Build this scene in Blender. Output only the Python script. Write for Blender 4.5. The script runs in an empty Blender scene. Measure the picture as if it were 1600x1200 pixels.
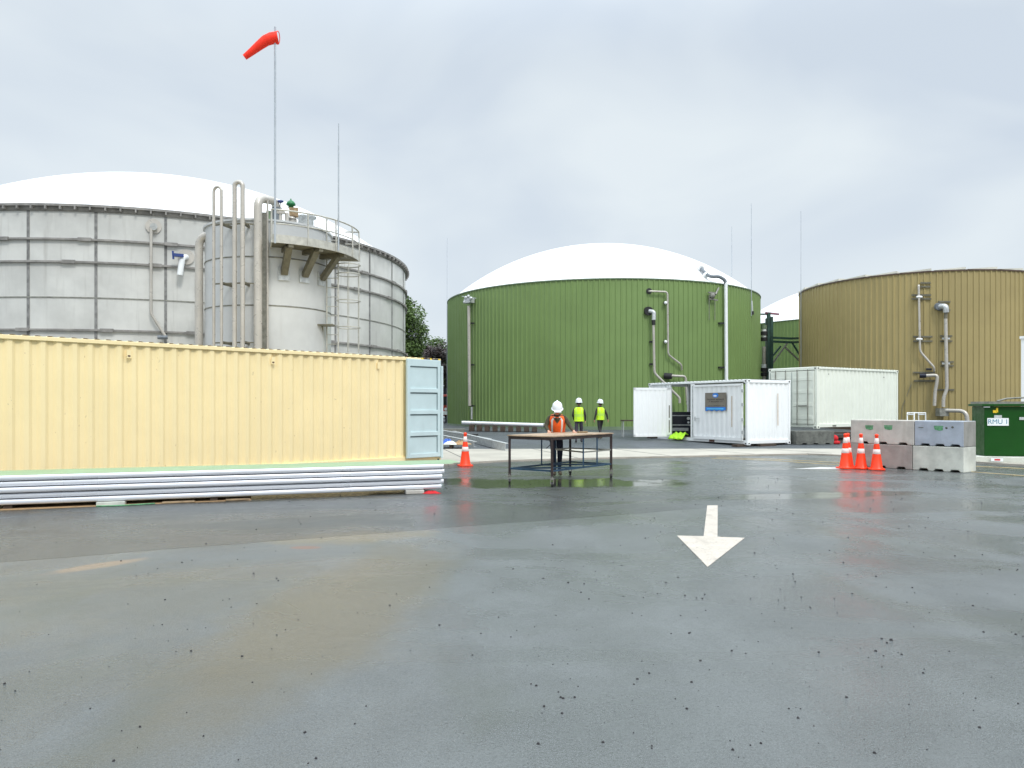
import bpy, math, random
from mathutils import Vector, Matrix
R_ = math.radians
PI = math.pi
random.seed(7)
scene = bpy.context.scene
COL = scene.collection

# ------------------------------------------------------------------ camera
F = 1180.0            # focal length in photo pixels (photo 1600 wide)
CAMZ = 1.6
cam = bpy.data.cameras.new("camera"); camo = bpy.data.objects.new("camera", cam); COL.objects.link(camo)
cam.sensor_width = 36; cam.sensor_fit = 'HORIZONTAL'; cam.lens = F / 1600 * 36
cam.shift_y = 36 / 1600
cam.clip_start = .1; cam.clip_end = 6000
camo.location = (0, 0, CAMZ); camo.rotation_euler = (R_(90), 0, 0)
scene.camera = camo

# ------------------------------------------------------------------ light
SUN_EL, SUN_AZ = 46, 152      # degrees; azimuth measured from +Y clockwise (150 = behind the camera, right)
w = bpy.data.worlds.new("World"); scene.world = w; w.use_nodes = True
wt = w.node_tree; wt.nodes.clear()
def wn(t, **k):
    n = wt.nodes.new(t)
    for a, b in k.items(): setattr(n, a, b)
    return n
wo = wn('ShaderNodeOutputWorld'); wb = wn('ShaderNodeBackground'); wb.inputs['Strength'].default_value = .1
sky = wn('ShaderNodeTexSky', sky_type='NISHITA', sun_disc=False)
sky.sun_elevation = R_(SUN_EL); sky.sun_rotation = R_(SUN_AZ); sky.air_density = 1.0; sky.dust_density = 2
tc = wn('ShaderNodeTexCoord'); mp = wn('ShaderNodeMapping'); mp.inputs['Scale'].default_value = (1.0, 1.0, 1.9)
mp.inputs['Location'].default_value = (.35, .2, .1)
wt.links.new(tc.outputs['Generated'], mp.inputs['Vector'])
ns = wn('ShaderNodeTexNoise'); ns.inputs['Scale'].default_value = 2.9; ns.inputs['Detail'].default_value = 4; ns.inputs['Roughness'].default_value = .42; ns.inputs['Distortion'].default_value = .5
wt.links.new(mp.outputs[0], ns.inputs['Vector'])
cr = wn('ShaderNodeValToRGB')
cr.color_ramp.elements[0].position = .36; cr.color_ramp.elements[0].color = (.60, .675, .76, 1)
cr.color_ramp.elements[1].position = .66; cr.color_ramp.elements[1].color = (.745, .81, .85, 1)
wt.links.new(ns.outputs['Fac'], cr.inputs['Fac'])
sp = wn('ShaderNodeSeparateXYZ'); wt.links.new(tc.outputs['Generated'], sp.inputs[0])
mr = wn('ShaderNodeMapRange', interpolation_type='SMOOTHSTEP')
for i, v in zip((1, 2, 3, 4), (.40, .95, 10.2, 36.0)): mr.inputs[i].default_value = v
wt.links.new(sp.outputs['Z'], mr.inputs[0])
vm = wn('ShaderNodeVectorMath', operation='SCALE')
wt.links.new(cr.outputs['Color'], vm.inputs[0]); wt.links.new(mr.outputs[0], vm.inputs['Scale'])
mx = wn('ShaderNodeMix', data_type='RGBA'); mx.inputs['Factor'].default_value = .93
wt.links.new(sky.outputs[0], mx.inputs[6]); wt.links.new(vm.outputs[0], mx.inputs[7])
wt.links.new(mx.outputs[2], wb.inputs['Color']); wt.links.new(wb.outputs[0], wo.inputs[0])

sl = bpy.data.lights.new("sun", 'SUN'); sl.energy = 1.5; sl.angle = R_(12); sl.color = (1, .97, .92)
so = bpy.data.objects.new("sun", sl); COL.objects.link(so)
az = R_(SUN_AZ); el = R_(SUN_EL)
d = Vector((math.sin(az) * math.cos(el), math.cos(az) * math.cos(el), math.sin(el)))
so.rotation_euler = d.to_track_quat('Z', 'Y').to_euler(); so.location = (0, -20, 60)

scene.view_settings.view_transform = 'Standard'; scene.view_settings.look = 'None'
scene.view_settings.gamma = 1; scene.view_settings.exposure = 0.12
scene.render.engine = 'CYCLES'; scene.cycles.max_bounces = 6

# ------------------------------------------------------------------ materials
class Mat:
    def __init__(s, name):
        s.m = bpy.data.materials.new(name); s.m.use_nodes = True; s.t = s.m.node_tree; s.b = s.t.nodes['Principled BSDF']
        s.co = s.n('ShaderNodeTexCoord').outputs['Object']
    def n(s, ty, **k):
        x = s.t.nodes.new(ty)
        for a, b in k.items():
            if a.startswith('i_'):
                key = a[2:].replace('_', ' '); x.inputs[int(key) if key.isdigit() else key].default_value = b
            else: setattr(x, a, b)
        return x
    def l(s, a, b): s.t.links.new(a, b)
    def noise(s, scale, detail=3, rough=.5, stretch=None, dist=0, pos=None):
        v = pos or s.co
        if stretch:
            m = s.n('ShaderNodeMapping'); m.inputs['Scale'].default_value = stretch; s.l(v, m.inputs[0]); v = m.outputs[0]
        x = s.n('ShaderNodeTexNoise', i_Scale=scale, i_Detail=detail, i_Roughness=rough, i_Distortion=dist); s.l(v, x.inputs['Vector'])
        return x.outputs['Fac']
    def ramp(s, src, a, b, va=0.0, vb=1.0):
        x = s.n('ShaderNodeMapRange', interpolation_type='SMOOTHSTEP'); s.l(src, x.inputs[0])
        for i, v in zip((1, 2, 3, 4), (a, b, va, vb)): x.inputs[i].default_value = v
        return x.outputs[0]
    def mix(s, f, a, b, mode='MIX'):
        x = s.n('ShaderNodeMix', data_type='RGBA', blend_type=mode)
        for v, i in ((f, 0), (a, 6), (b, 7)):
            if hasattr(v, 'links') or hasattr(v, 'is_linked'): s.l(v, x.inputs[i])
            elif i == 0: x.inputs[0].default_value = v
            else: x.inputs[i].default_value = (*v[:3], 1)
        return x.outputs[2]
    def math(s, op, a, b=None):
        x = s.n('ShaderNodeMath', operation=op)
        for v, i in ((a, 0), (b, 1)):
            if v is None: continue
            if hasattr(v, 'is_linked'): s.l(v, x.inputs[i])
            else: x.inputs[i].default_value = v
        return x.outputs[0]
    def bump(s, h, strength=.3, dist=.01):
        x = s.n('ShaderNodeBump', i_Strength=strength, i_Distance=dist); s.l(h, x.inputs['Height']); s.l(x.outputs[0], s.b.inputs['Normal'])

def mk(name, col, rough=.6, metal=0.0, var=.12, vs=1.5, streak=0.0, dirt=None, bump=0, bs=40, spec=.5, rv=.08, marks=0, wear=0):
    """paint-like material: large mottling, vertical streaks, a dirt colour and slight roughness change"""
    a = Mat(name); b = a.b
    dark = tuple(c * (1 - var) for c in col); lite = tuple(min(1, c * (1 + var)) for c in col)
    n1 = a.noise(vs, 5, .6)
    c = a.mix(a.ramp(n1, .3, .7), dark, lite)
    if streak:
        n2 = a.noise(3.0, 4, .6, (1.6, 1.6, .12))
        c = a.mix(a.ramp(n2, .52, .8, 0, streak), c, dirt or tuple(x * .5 for x in col))
    elif dirt:
        n2 = a.noise(vs * 2.7, 6, .7); c = a.mix(a.ramp(n2, .55, .75, 0, .5), c, dirt)
    if marks:      # scrapes and rust specks with their own shapes
        c = a.mix(a.math('MULTIPLY', a.ramp(a.noise(2.6, 5, .7, (1, 1, .5), 1.2), .66, .70, 0, marks), a.ramp(a.noise(17, 3), .45, .55)), c, tuple(x * .45 for x in col))
        c = a.mix(a.ramp(a.noise(24, 2, .5, (1, 1, .35)), .74, .78, 0, marks), c, (.28, .14, .06))
    if wear:       # paint broken up by the stones below it
        c = a.mix(a.ramp(a.noise(60, 4, .7), .52, .66, 0, wear), c, (.14, .14, .13))
        c = a.mix(a.math('MULTIPLY', a.ramp(a.noise(5, 4, .7, (1, .3, 1)), .5, .7), wear), c, tuple(x * .7 for x in col))
    a.l(c, b.inputs['Base Color'])
    a.l(a.ramp(a.noise(vs * 3, 3), .3, .7, max(.03, rough - rv), min(1, rough + rv)), b.inputs['Roughness'])
    b.inputs['Metallic'].default_value = metal; b.inputs['Specular IOR Level'].default_value = spec
    if bump: a.bump(a.noise(bs, 4, .6), bump, .01)
    return a.m

M = {}
M['stainless'] = mk('stainless_sheet', (.58, .58, .55), .42, .08, .13, .55, .5, (.36, .35, .32), .05, 3)
M['stainless_vessel'] = mk('brushed_vessel_steel', (.56, .57, .565), .36, .08, .08, .7, .3, (.45, .44, .42))
M['steel_pipe'] = mk('pipe_steel', (.50, .47, .42), .34, .25, .08, 2, .2, (.36, .32, .26))
M['seam'] = mk('seam_sealant', (.20, .20, .195), .7, 0, .3, 5)
M['ring'] = mk('ring_galvanised', (.25, .24, .225), .6, .1, .25, 3)
M['galv'] = mk('galvanised_steel', (.55, .57, .57), .45, .4, .18, 8)
M['galv_dark'] = mk('weathered_galvanised', (.24, .24, .21), .6, .2, .25, 6)
M['rail'] = mk('rail_steel', (.50, .49, .44), .45, .3, .15, 6)
M['bracket'] = mk('bracket_steel', (.15, .14, .10), .6, .1, .2, 6)
M['membrane'] = mk('white_membrane', (.86, .86, .86), .5, 0, .02, .4, .12, (.74, .74, .73))
M['green'] = mk('green_cladding', (.172, .258, .086), .5, 0, .06, .35, .2, (.13, .2, .065), spec=.4)
M['green_trim'] = mk('green_trim', (.16, .22, .14), .5)
M['tan'] = mk('tan_cladding', (.355, .284, .124), .5, 0, .07, .35, .35, (.25, .19, .075), spec=.4)
M['tan_trim'] = mk('tan_trim', (.10, .06, .04), .5)
M['roofsheet'] = mk('roof_sheet', (.62, .60, .52), .5, .1)
M['cream_paint'] = mk('cream_container_paint', (.92, .755, .425), .45, 0, .03, .8, .16, (.80, .62, .30), marks=.5)
M['blue_grey'] = mk('blue_grey_paint', (.54, .66, .67), .45, 0, .05, 1.5, .2, (.38, .46, .46))
M['blue_grey_dark'] = mk('door_gasket_and_shade', (.10, .15, .16), .7)  # black gasket, and the shade drawn below the blue grey door ribs
M['white_paint'] = mk('white_container_paint', (.84, .86, .86), .42, 0, .02, 1.2, .08, (.70, .72, .70))
M['offwhite_paint'] = mk('offwhite_container_paint', (.76, .79, .70), .45, 0, .03, 1.2, .10, (.6, .61, .52))
M['dark'] = mk('dark_gap', (.02, .02, .022), .7)
M['rubber'] = mk('black_rubber', (.02, .02, .02), .6)
M['rust'] = mk('rusty_steel', (.11, .05, .032), .8, 0, .4, 12)
M['rod'] = mk('lightning_rod_steel', (.42, .46, .50), .5, .1)
M['bluesteel'] = mk('blue_painted_steel', (.018, .055, .10), .5, 0, .3, 9)
M['rustleg'] = mk('leg_worn_paint', (.030, .018, .016), .6, 0, .4, 9)
M['tabletop'] = mk('worn_table_steel', (.42, .30, .20), .45, .1, .3, 3, 0, (.16, .08, .045))
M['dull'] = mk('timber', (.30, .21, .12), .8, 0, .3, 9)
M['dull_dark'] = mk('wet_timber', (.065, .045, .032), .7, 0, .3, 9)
M['concrete_barrier'] = mk('pale_concrete', (.56, .57, .51), .85, 0, .18, 2.2, 0, (.36, .37, .34), .4, 30)
M['concrete_brown'] = mk('brown_stained_concrete', (.34, .30, .275), .85, 0, .15, 3, .3, (.2, .15, .13), .4, 30)
M['concrete_pink'] = mk('warm_concrete', (.50, .475, .43), .85, 0, .13, 3, .6, (.36, .31, .25), .4, 30)
M['concrete_blue'] = mk('blue_grey_concrete', (.38, .42, .48), .85, 0, .12, 3, .6, (.24, .28, .35), .4, 30)
M['concrete_grey'] = mk('grey_concrete', (.26, .255, .235), .85, 0, .15, 3, .3, None, .4, 30)
M['concrete_dark'] = mk('dark_scuffed_concrete', (.13, .135, .12), .85, 0, .3, 4, 0, (.42, .42, .38), .4, 30)
M['cabinet'] = mk('green_cabinet_paint', (.005, .062, .005), .4, 0, .06, 2, spec=.25)
M['panel_white'] = mk('panel_white_steel', (.74, .76, .80), .32, .35, .02, .3)
M['panel_green'] = mk('panel_pale_green', (.24, .35, .20), .4, 0, .05, 1)
M['foam'] = mk('shaded_panel_core', (.04, .045, .055), .9)  # near black puts the shade of the panel gaps into the core colour
M['orange'] = mk('cone_orange', (.98, .048, .004), .45, 0, .08, 8)
M['cone_band'] = mk('cone_reflective_band', (.88, .74, .70), .35, 0, .04, 6)
M['windsock'] = mk('windsock_fabric', (.98, .028, .006), .7, 0, .06, 6)
M['hivis_orange'] = mk('hivis_orange_cloth', (.95, .13, .015), .75, 0, .12, 14, 0, (.70, .06, .01))
M['hivis_yellow'] = mk('hivis_yellow_cloth', (.56, .86, .02), .75, 0, .10, 14, 0, (.36, .60, .02))
M['tape'] = mk('reflective_tape', (.74, .74, .70), .35)
M['tape_y'] = mk('reflective_tape_lime', (.50, .80, .10), .35)
M['jacket'] = mk('olive_jacket_cloth', (.055, .05, .026), .85, 0, .3, 9)
M['jacket_dark'] = mk('dark_sleeve_cloth', (.028, .024, .024), .85, 0, .3, 9)
M['trousers'] = mk('navy_trouser_cloth', (.010, .013, .028), .85, 0, .3, 9)
M['trousers_purple'] = mk('grey_trouser_cloth', (.050, .043, .060), .85, 0, .3, 9)
M['boot'] = mk('boot_leather', (.17, .135, .085), .7, 0, .3, 9)
M['boot_dark'] = mk('black_boot_leather', (.02, .02, .02), .7)
M['skin'] = mk('skin', (.56, .30, .20), .55, 0, .08, 20)
M['helmet'] = mk('helmet_white', (.80, .84, .88), .3, 0, .02, 6)
M['hair'] = mk('dark_hair', (.02, .013, .01), .8)
M['eye'] = mk('eye_dark', (.02, .015, .012), .3)
M['dk_green'] = mk('valve_green', (.01, .16, .05), .4)
M['dk_steel'] = mk('dark_green_steel', (.025, .070, .055), .5, 0, .3, 5)
M['pink_steel'] = mk('primer_steel', (.22, .06, .10), .6)
M['hose'] = mk('grey_hose', (.16, .18, .20), .6, 0, .2, 8)
M['blue_handle'] = mk('blue_valve_paint', (.03, .06, .22), .4)
M['yellow'] = mk('yellow_paint', (.80, .55, .02), .5)
M['sign_white'] = mk('sign_white', (.82, .85, .86), .4, 0, .02)
M['sign_blue'] = mk('sign_letter_teal', (.06, .22, .34), .5)
M['sign_brown'] = mk('sign_taupe', (.22, .20, .165), .4, .2)
M['logo_blue'] = mk('logo_blue', (.03, .22, .70), .4)
M['logo_light'] = mk('logo_pale_blue', (.10, .55, .90), .4)
M['stencil'] = mk('green_stencil_paint', (.11, .30, .15), .85, 0, .3, 14, 0, (.30, .36, .26))
M['sticker_red'] = mk('red_sticker', (.60, .04, .05), .5)
M['red_cloth'] = mk('red_cloth', (.55, .012, .018), .8, 0, .2, 9)
M['blue_cloth'] = mk('blue_bag', (.05, .14, .55), .6)
M['lime'] = mk('lime_cloth', (.42, .80, .03), .7, 0, .15, 12)
M['machine'] = mk('black_machine_paint', (.012, .015, .03), .35)
M['glass'] = mk('dark_glass', (.015, .018, .02), .08)
M['truck_red'] = mk('truck_red', (.42, .04, .02), .4)
M['cardboard'] = mk('sheet_offcut', (.42, .27, .14), .85, 0, .15, 6)
M['bark'] = mk('bark', (.09, .07, .05), .9, 0, .3, 9)
M['kerb'] = mk('kerb_concrete', (.36, .33, .28), .8, 0, .15, 2, 0, (.22, .14, .10), .3, 30)

def leaf_mat(name, a_, b_):
    a = Mat(name); c = a.mix(a.ramp(a.noise(1.3, 4, .7), .35, .65), a_, b_)
    c = a.mix(a.ramp(a.noise(9, 2), .35, .7), c, b_)
    a.l(c, a.b.inputs['Base Color']); a.b.inputs['Roughness'].default_value = .6
    return a.m
M['leaf_green'] = leaf_mat('leaves_green', (.022, .048, .010), (.075, .13, .022))
M['leaf_dark'] = leaf_mat('leaves_dark', (.020, .018, .016), (.055, .038, .035))
M['leaf_mid'] = leaf_mat('leaves_mid', (.02, .05, .02), (.06, .12, .05))

def asphalt(name, col, lite, yard=False):
    a = Mat(name); b = a.b
    sepn = a.n('ShaderNodeSeparateXYZ'); a.l(a.co, sepn.inputs[0]); X, Y = sepn.outputs['X'], sepn.outputs['Y']
    grain = a.noise(160, 3, .7)
    vor = a.n('ShaderNodeTexVoronoi', i_Scale=70.0); a.l(a.co, vor.inputs['Vector'])
    big = a.noise(.22, 5, .6, dist=.6); mid = a.noise(1.1, 6, .65, (1, .55, 1), dist=.4)
    c = a.mix(a.ramp(big, .35, .65), col, lite)
    c = a.mix(a.ramp(mid, .40, .70, 0, .55), c, tuple(x * 1.35 for x in lite))
    agg = a.noise(75, 4, .75); spk = a.noise(230, 2, .6)
    c = a.mix(a.ramp(a.noise(42, 5, .8), .36, .64), tuple(0 for x in col), c, 'MIX') if False else a.mix(a.ramp(a.noise(42, 5, .8), .34, .52, .38, 0), c, tuple(x * .45 for x in col))
    c = a.mix(a.ramp(a.noise(38, 5, .8, pos=None, dist=.3), .54, .70, 0, .35), c, tuple(x * 1.9 for x in lite))
    c = a.mix(a.ramp(grain, .48, .66, 0, .6), c, tuple(x * 2.1 for x in lite))
    c = a.mix(a.ramp(agg, .34, .47, .75, 0), c, tuple(x * .35 for x in col))
    c = a.mix(a.ramp(spk, .60, .68, 0, .7), c, tuple(x * 3.2 for x in lite))
    c = a.mix(a.ramp(a.noise(.55, 4, .6, (1.2, .5, 1), 1.0), .5, .68, 0, .35), c, (col[0] * .98, col[1] * 1.02, col[2] * .72))
    c = a.mix(a.ramp(vor.outputs['Distance'], .0, .25, .35, 0), c, tuple(x * .4 for x in col))
    def ell(cx, cy, rx, ry, rot=0, amp=.7, ns=1.3):
        dx = a.math('SUBTRACT', X, cx); dy = a.math('SUBTRACT', Y, cy)
        cr_, sr_ = math.cos(rot), math.sin(rot)
        u = a.math('ADD', a.math('MULTIPLY', dx, cr_), a.math('MULTIPLY', dy, sr_))
        v = a.math('SUBTRACT', a.math('MULTIPLY', dy, cr_), a.math('MULTIPLY', dx, sr_))
        q = a.math('ADD', a.math('POWER', a.math('DIVIDE', u, rx), 2.0), a.math('POWER', a.math('DIVIDE', v, ry), 2.0))
        nn = a.noise(ns, 5, .65, (1, .6, 1))
        return a.math('ADD', q, a.math('MULTIPLY', a.math('SUBTRACT', nn, .5), amp * 4))
    if not yard:
        st = a.ramp(ell(-1.35, 6.3, .62, 2.5, -.12, .55, 1.6), .2, 1.8, .62, 0)          # mud stains dried on the asphalt
        c = a.mix(st, c, (.118, .098, .052))
        st = a.ramp(ell(-1.9, 9.3, 1.0, .5, .3, .7, 2.5), .2, 1.3, .50, 0); c = a.mix(st, c, (.19, .15, .08))
        st = a.ramp(ell(-4.2, 7.6, .55, .16, .9, .5, 3), .3, 1.1, .6, 0); c = a.mix(st, c, (.30, .20, .12))
        st = a.ramp(ell(-4.0, 6.3, 2.6, 1.3, .2, 1.0, 1.5), .2, 1.5, .30, 0); c = a.mix(st, c, (.12, .11, .07))
        st = a.ramp(ell(-2.35, 8.6, .2, .1, 0, .2, 3), .5, 1.0, .6, 0); c = a.mix(st, c, (.22, .09, .05))
        # newer, darker mat of asphalt beyond the paving joint
        side = a.math('SUBTRACT', a.math('SUBTRACT', Y, 10.45), a.math('MULTIPLY', X, .5))
        wob = a.math('MULTIPLY', a.math('SUBTRACT', a.noise(.8, 3), .5), .25)
        jd = a.math('ADD', side, wob)
        fade = a.ramp(X, 1.5, 5.5, 1, 0)
        c = a.mix(a.math('MULTIPLY', a.ramp(jd, -.04, .12, 0, .6), fade), c, tuple(x * .42 for x in col))
        c = a.mix(a.math('MULTIPLY', a.ramp(a.math('ABSOLUTE', jd), .015, .04, .9, 0), fade), c, (.008, .008, .008))
    a.l(c, b.inputs['Base Color'])
    if yard:
        r = a.ramp(big, .35, .65, .5, .8)
    else:
        wet = a.noise(.33, 5, .6, (.8, 1.5, 1), dist=.8)
        r = a.ramp(wet, .38, .62, .13, .42)
        r = a.math('ADD', r, a.math('MULTIPLY', a.ramp(mid, .35, .7), .10))
        near = a.ramp(Y, 6, 15, 0, -.07); r = a.math('ADD', r, near)
        pud = a.ramp(ell(.9, 15.9, 3.2, 1.0, .06, .75, 1.3), .45, 1.15, 1, 0)
        pud2 = a.ramp(ell(-1.9, 16.4, 1.5, .6, .1, .6, 1.1), .45, 1.1, 1, 0)
        pud = a.math('MAXIMUM', pud, pud2)
        pud3 = a.ramp(ell(5.2, 13.6, 2.8, .5, .2, .5, 1.0), .4, 1.0, .85, 0)
        pud = a.math('MAXIMUM', pud, pud3)
        pud4 = a.ramp(ell(7.5, 15.4, 4.0, .45, -.1, .5, 1.0), .4, 1.0, .2, 0)
        pud = a.math('MAXIMUM', pud, pud4)
        mm = a.n('ShaderNodeMix', data_type='FLOAT'); a.l(pud, mm.inputs[0]); a.l(r, mm.inputs[2]); mm.inputs[3].default_value = .13
        r = mm.outputs[0]
        c2 = a.mix(a.math('MULTIPLY', pud, .6), c, (.03, .03, .024)); a.l(c2, b.inputs['Base Color'])
        bs = a.n('ShaderNodeBump', i_Distance=.006)
        a.l(a.math('MULTIPLY', a.math('SUBTRACT', 1.0, pud), .36), bs.inputs['Strength'])
        a.l(a.math('ADD', a.math('ADD', grain, vor.outputs['Distance']), a.math('MULTIPLY', agg, 1.5)), bs.inputs['Height']); a.l(bs.outputs[0], b.inputs['Normal'])
    a.l(r, b.inputs['Roughness'])
    if yard: a.bump(a.math('ADD', grain, vor.outputs['Distance']), .5, .01)
    b.inputs['Specular IOR Level'].default_value = .62 if not yard else .35
    return a.m
M['asphalt'] = asphalt('wet_asphalt', (.072, .079, .077), (.104, .113, .112))
M['yard'] = asphalt('dark_asphalt_yard', (.060, .068, .075), (.078, .088, .095), True)
M['apron'] = mk('apron_concrete', (.43, .405, .345), .75, 0, .12, .7, 0, (.33, .30, .24), .2, 40)
M['marking'] = mk('road_paint', (.56, .50, .425), .6, 0, .10, 5, 0, (.42, .35, .27), .3, 60, wear=.8)
M['marking_white'] = mk('road_paint_white', (.60, .60, .58), .6, 0, .08, 5, wear=.5)
M['marking_yellow'] = mk('road_paint_yellow', (.50, .38, .17), .6, 0, .25, 3, wear=.8)
M['stone'] = mk('black_chipping', (.022, .02, .022), .6)

# ------------------------------------------------------------------ mesh builder
class MB:
    def __init__(s): s.v = []; s.f = []; s.mi = []; s.sm = []; s.k = 0
    def add(s, vs, fs, smooth=False):
        o = len(s.v); s.v += [Vector(x) for x in vs]
        for f in fs: s.f.append([i + o for i in f]); s.mi.append(s.k); s.sm.append(smooth)
        return s
    def box(s, c, size, rot=None, ax=None):
        """c centre, size full; rot = z angle; ax = (ux,uy,uz) axes"""
        hx, hy, hz = (q / 2 for q in size)
        if ax: u, v, w_ = (Vector(q) for q in ax)
        else:
            r = rot or 0; u = Vector((math.cos(r), math.sin(r), 0)); v = Vector((-math.sin(r), math.cos(r), 0)); w_ = Vector((0, 0, 1))
        c = Vector(c)
        P = [c + u * (a * hx) + v * (b * hy) + w_ * (e * hz) for a in (-1, 1) for b in (-1, 1) for e in (-1, 1)]
        return s.add(P, [(0, 1, 3, 2), (4, 6, 7, 5), (0, 4, 5, 1), (2, 3, 7, 6), (0, 2, 6, 4), (1, 5, 7, 3)])
    def b2(s, x0, x1, y0, y1, z0, z1): return s.box(((x0 + x1) / 2, (y0 + y1) / 2, (z0 + z1) / 2), (abs(x1 - x0), abs(y1 - y0), abs(z1 - z0)))
    def bar(s, a, b, wd, h=None):
        """rectangular bar from a to b"""
        a, b = Vector(a), Vector(b); dd = b - a; L = dd.length
        if L < 1e-6: return s
        dd.normalize(); up = Vector((0, 0, 1)) if abs(dd.z) < .95 else Vector((0, 1, 0))
        sd = dd.cross(up).normalized(); up = sd.cross(dd)
        return s.box((a + b) / 2, (L, wd, h or wd), ax=(dd, sd, up))
    def tube(s, pts, r, n=8, cap=True, bend=0):
        pts = [Vector(p) for p in pts]
        if bend:
            q = [pts[0]]
            for i in range(1, len(pts) - 1):
                p0, p1, p2 = pts[i - 1], pts[i], pts[i + 1]
                b = min(bend, (p1 - p0).length * .49, (p2 - p1).length * .49)
                A = p1 + (p0 - p1).normalized() * b; B = p1 + (p2 - p1).normalized() * b
                for k in range(7):
                    t = k / 6; q.append(A * (1 - t) ** 2 + p1 * 2 * t * (1 - t) + B * t * t)
            q.append(pts[-1]); pts = q
        rs = r if isinstance(r, (list, tuple)) else [r] * len(pts)
        t0 = (pts[1] - pts[0]).normalized(); ref = Vector((0, 0, 1)) if abs(t0.z) < .9 else Vector((1, 0, 0))
        nrm = t0.cross(ref).normalized(); V = []
        for i, p in enumerate(pts):
            if i == 0: t = t0
            elif i == len(pts) - 1: t = (pts[i] - pts[i - 1]).normalized()
            else: t = ((pts[i + 1] - p).normalized() + (p - pts[i - 1]).normalized()).normalized()
            nrm = (nrm - t * nrm.dot(t)).normalized(); bn = t.cross(nrm)
            V += [p + (nrm * math.cos(2 * PI * k / n) + bn * math.sin(2 * PI * k / n)) * rs[i] for k in range(n)]
        Fs = [(i * n + k, i * n + (k + 1) % n, (i + 1) * n + (k + 1) % n, (i + 1) * n + k) for i in range(len(pts) - 1) for k in range(n)]
        s.add(V, Fs, True)
        if cap:
            o = len(s.v) - len(V)
            for base in (0, (len(pts) - 1) * n):
                s.add([s.v[o + base + k] for k in range(n)], [list(range(n))])
        return s
    def lathe(s, prof, c=(0, 0, 0), n=24, a0=0, a1=2 * PI, smooth=True, sx=1, sy=1, mat=None):
        full = abs(a1 - a0 - 2 * PI) < 1e-6; m = n if full else n + 1
        V = []; c = Vector(c)
        for r, z in prof:
            for k in range(m):
                a = a0 + (a1 - a0) * k / n; p = Vector((r * math.cos(a) * sx, r * math.sin(a) * sy, z))
                if mat: p = mat @ p
                V.append(c + p)
        Fs = [(i * m + k, i * m + (k + 1) % m, (i + 1) * m + (k + 1) % m, (i + 1) * m + k) for i in range(len(prof) - 1) for k in range(n)]
        return s.add(V, Fs, smooth)
    def sphere(s, c, r, n=10, sc=(1, 1, 1)):
        pr = [(math.sin(PI * i / n), -math.cos(PI * i / n)) for i in range(n + 1)]
        V = []; c = Vector(c)
        for q, z in pr:
            for k in range(2 * n):
                a = PI * k / n; V.append(c + Vector((q * math.cos(a) * sc[0], q * math.sin(a) * sc[1], z * sc[2])) * r)
        m = 2 * n
        return s.add(V, [(i * m + k, i * m + (k + 1) % m, (i + 1) * m + (k + 1) % m, (i + 1) * m + k) for i in range(n) for k in range(m)], True)
    def poly(s, pts, z0, z1):
        n = len(pts); V = [(x, y, z0) for x, y in pts] + [(x, y, z1) for x, y in pts]
        return s.add(V, [list(range(n))[::-1], list(range(n, 2 * n))] + [(i, (i + 1) % n, n + (i + 1) % n, n + i) for i in range(n)])
    def mesh(s, name, mats):
        me = bpy.data.meshes.new(name); me.from_pydata([tuple(v) for v in s.v], [], s.f); me.validate(verbose=False)
        for m in (mats if isinstance(mats, (list, tuple)) else [mats]): me.materials.append(m)
        if len(me.polygons) == len(s.f):
            me.polygons.foreach_set('material_index', s.mi); me.polygons.foreach_set('use_smooth', s.sm)
        me.update(); return me
    def build(s, name, mats, parent=None, bevel=0, local=False):
        """vertices are world coordinates unless local; the object takes its thing's frame"""
        if parent is not None and not local:
            inv = frame(parent).inverted(); s.v = [inv @ v for v in s.v]
        me = s.mesh(name, mats); o = bpy.data.objects.new(name, me); COL.objects.link(o)
        if parent is not None: o.parent = parent
        if bevel:
            b = o.modifiers.new('bevel', 'BEVEL'); b.width = bevel; b.segments = 2; b.limit_method = 'ANGLE'; b.angle_limit = R_(50)
        return o
def frame(o):
    m = Matrix.LocRotScale(o.location, o.rotation_euler, o.scale)
    return frame(o.parent) @ m if o.parent else m
def tag(o, label, cat, group=None, kind=None):
    if label: o['label'] = label
    if cat: o['category'] = cat
    if group: o['group'] = group
    if kind: o['kind'] = kind
    return o
def thing(name, label, cat, loc=(0, 0, 0), rz=0, group=None):
    o = bpy.data.objects.new(name, None); COL.objects.link(o); o.location = loc; o.rotation_euler = (0, 0, rz); o.empty_display_size = .3
    return tag(o, label, cat, group)
def struct(name, mb, m, **k):
    o = mb.build(name, m, **k); o['kind'] = 'structure'; return o
def copy_tree(o, parent=None):
    c = o.copy(); COL.objects.link(c); c.parent = parent
    for ch in list(o.children): copy_tree(ch, c)
    return c
def gz(y): return 0 if y < 29 else min(.42, .03 * (y - 29))       # height of the ground
def W(px, py, Y): return Vector(((px - 800) / F * Y, Y, CAMZ - (py - 636) / F * Y))
def cyl_pt(px, cx, cy, R):
    """front point of a vertical cylinder seen at picture column px"""
    t = (px - 800) / F; A = t * t + 1; B = -2 * (t * cx + cy); C_ = cx * cx + cy * cy - R * R
    D = max(0, B * B - 4 * A * C_); s = (-B - math.sqrt(D)) / (2 * A)
    return t * s, s
def on(tank, px, py, off=0.0):
    cx, cy, R = tank; x, y = cyl_pt(px, cx, cy, R + off); return Vector((x, y, CAMZ - (py - 636) / F * y))

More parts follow.
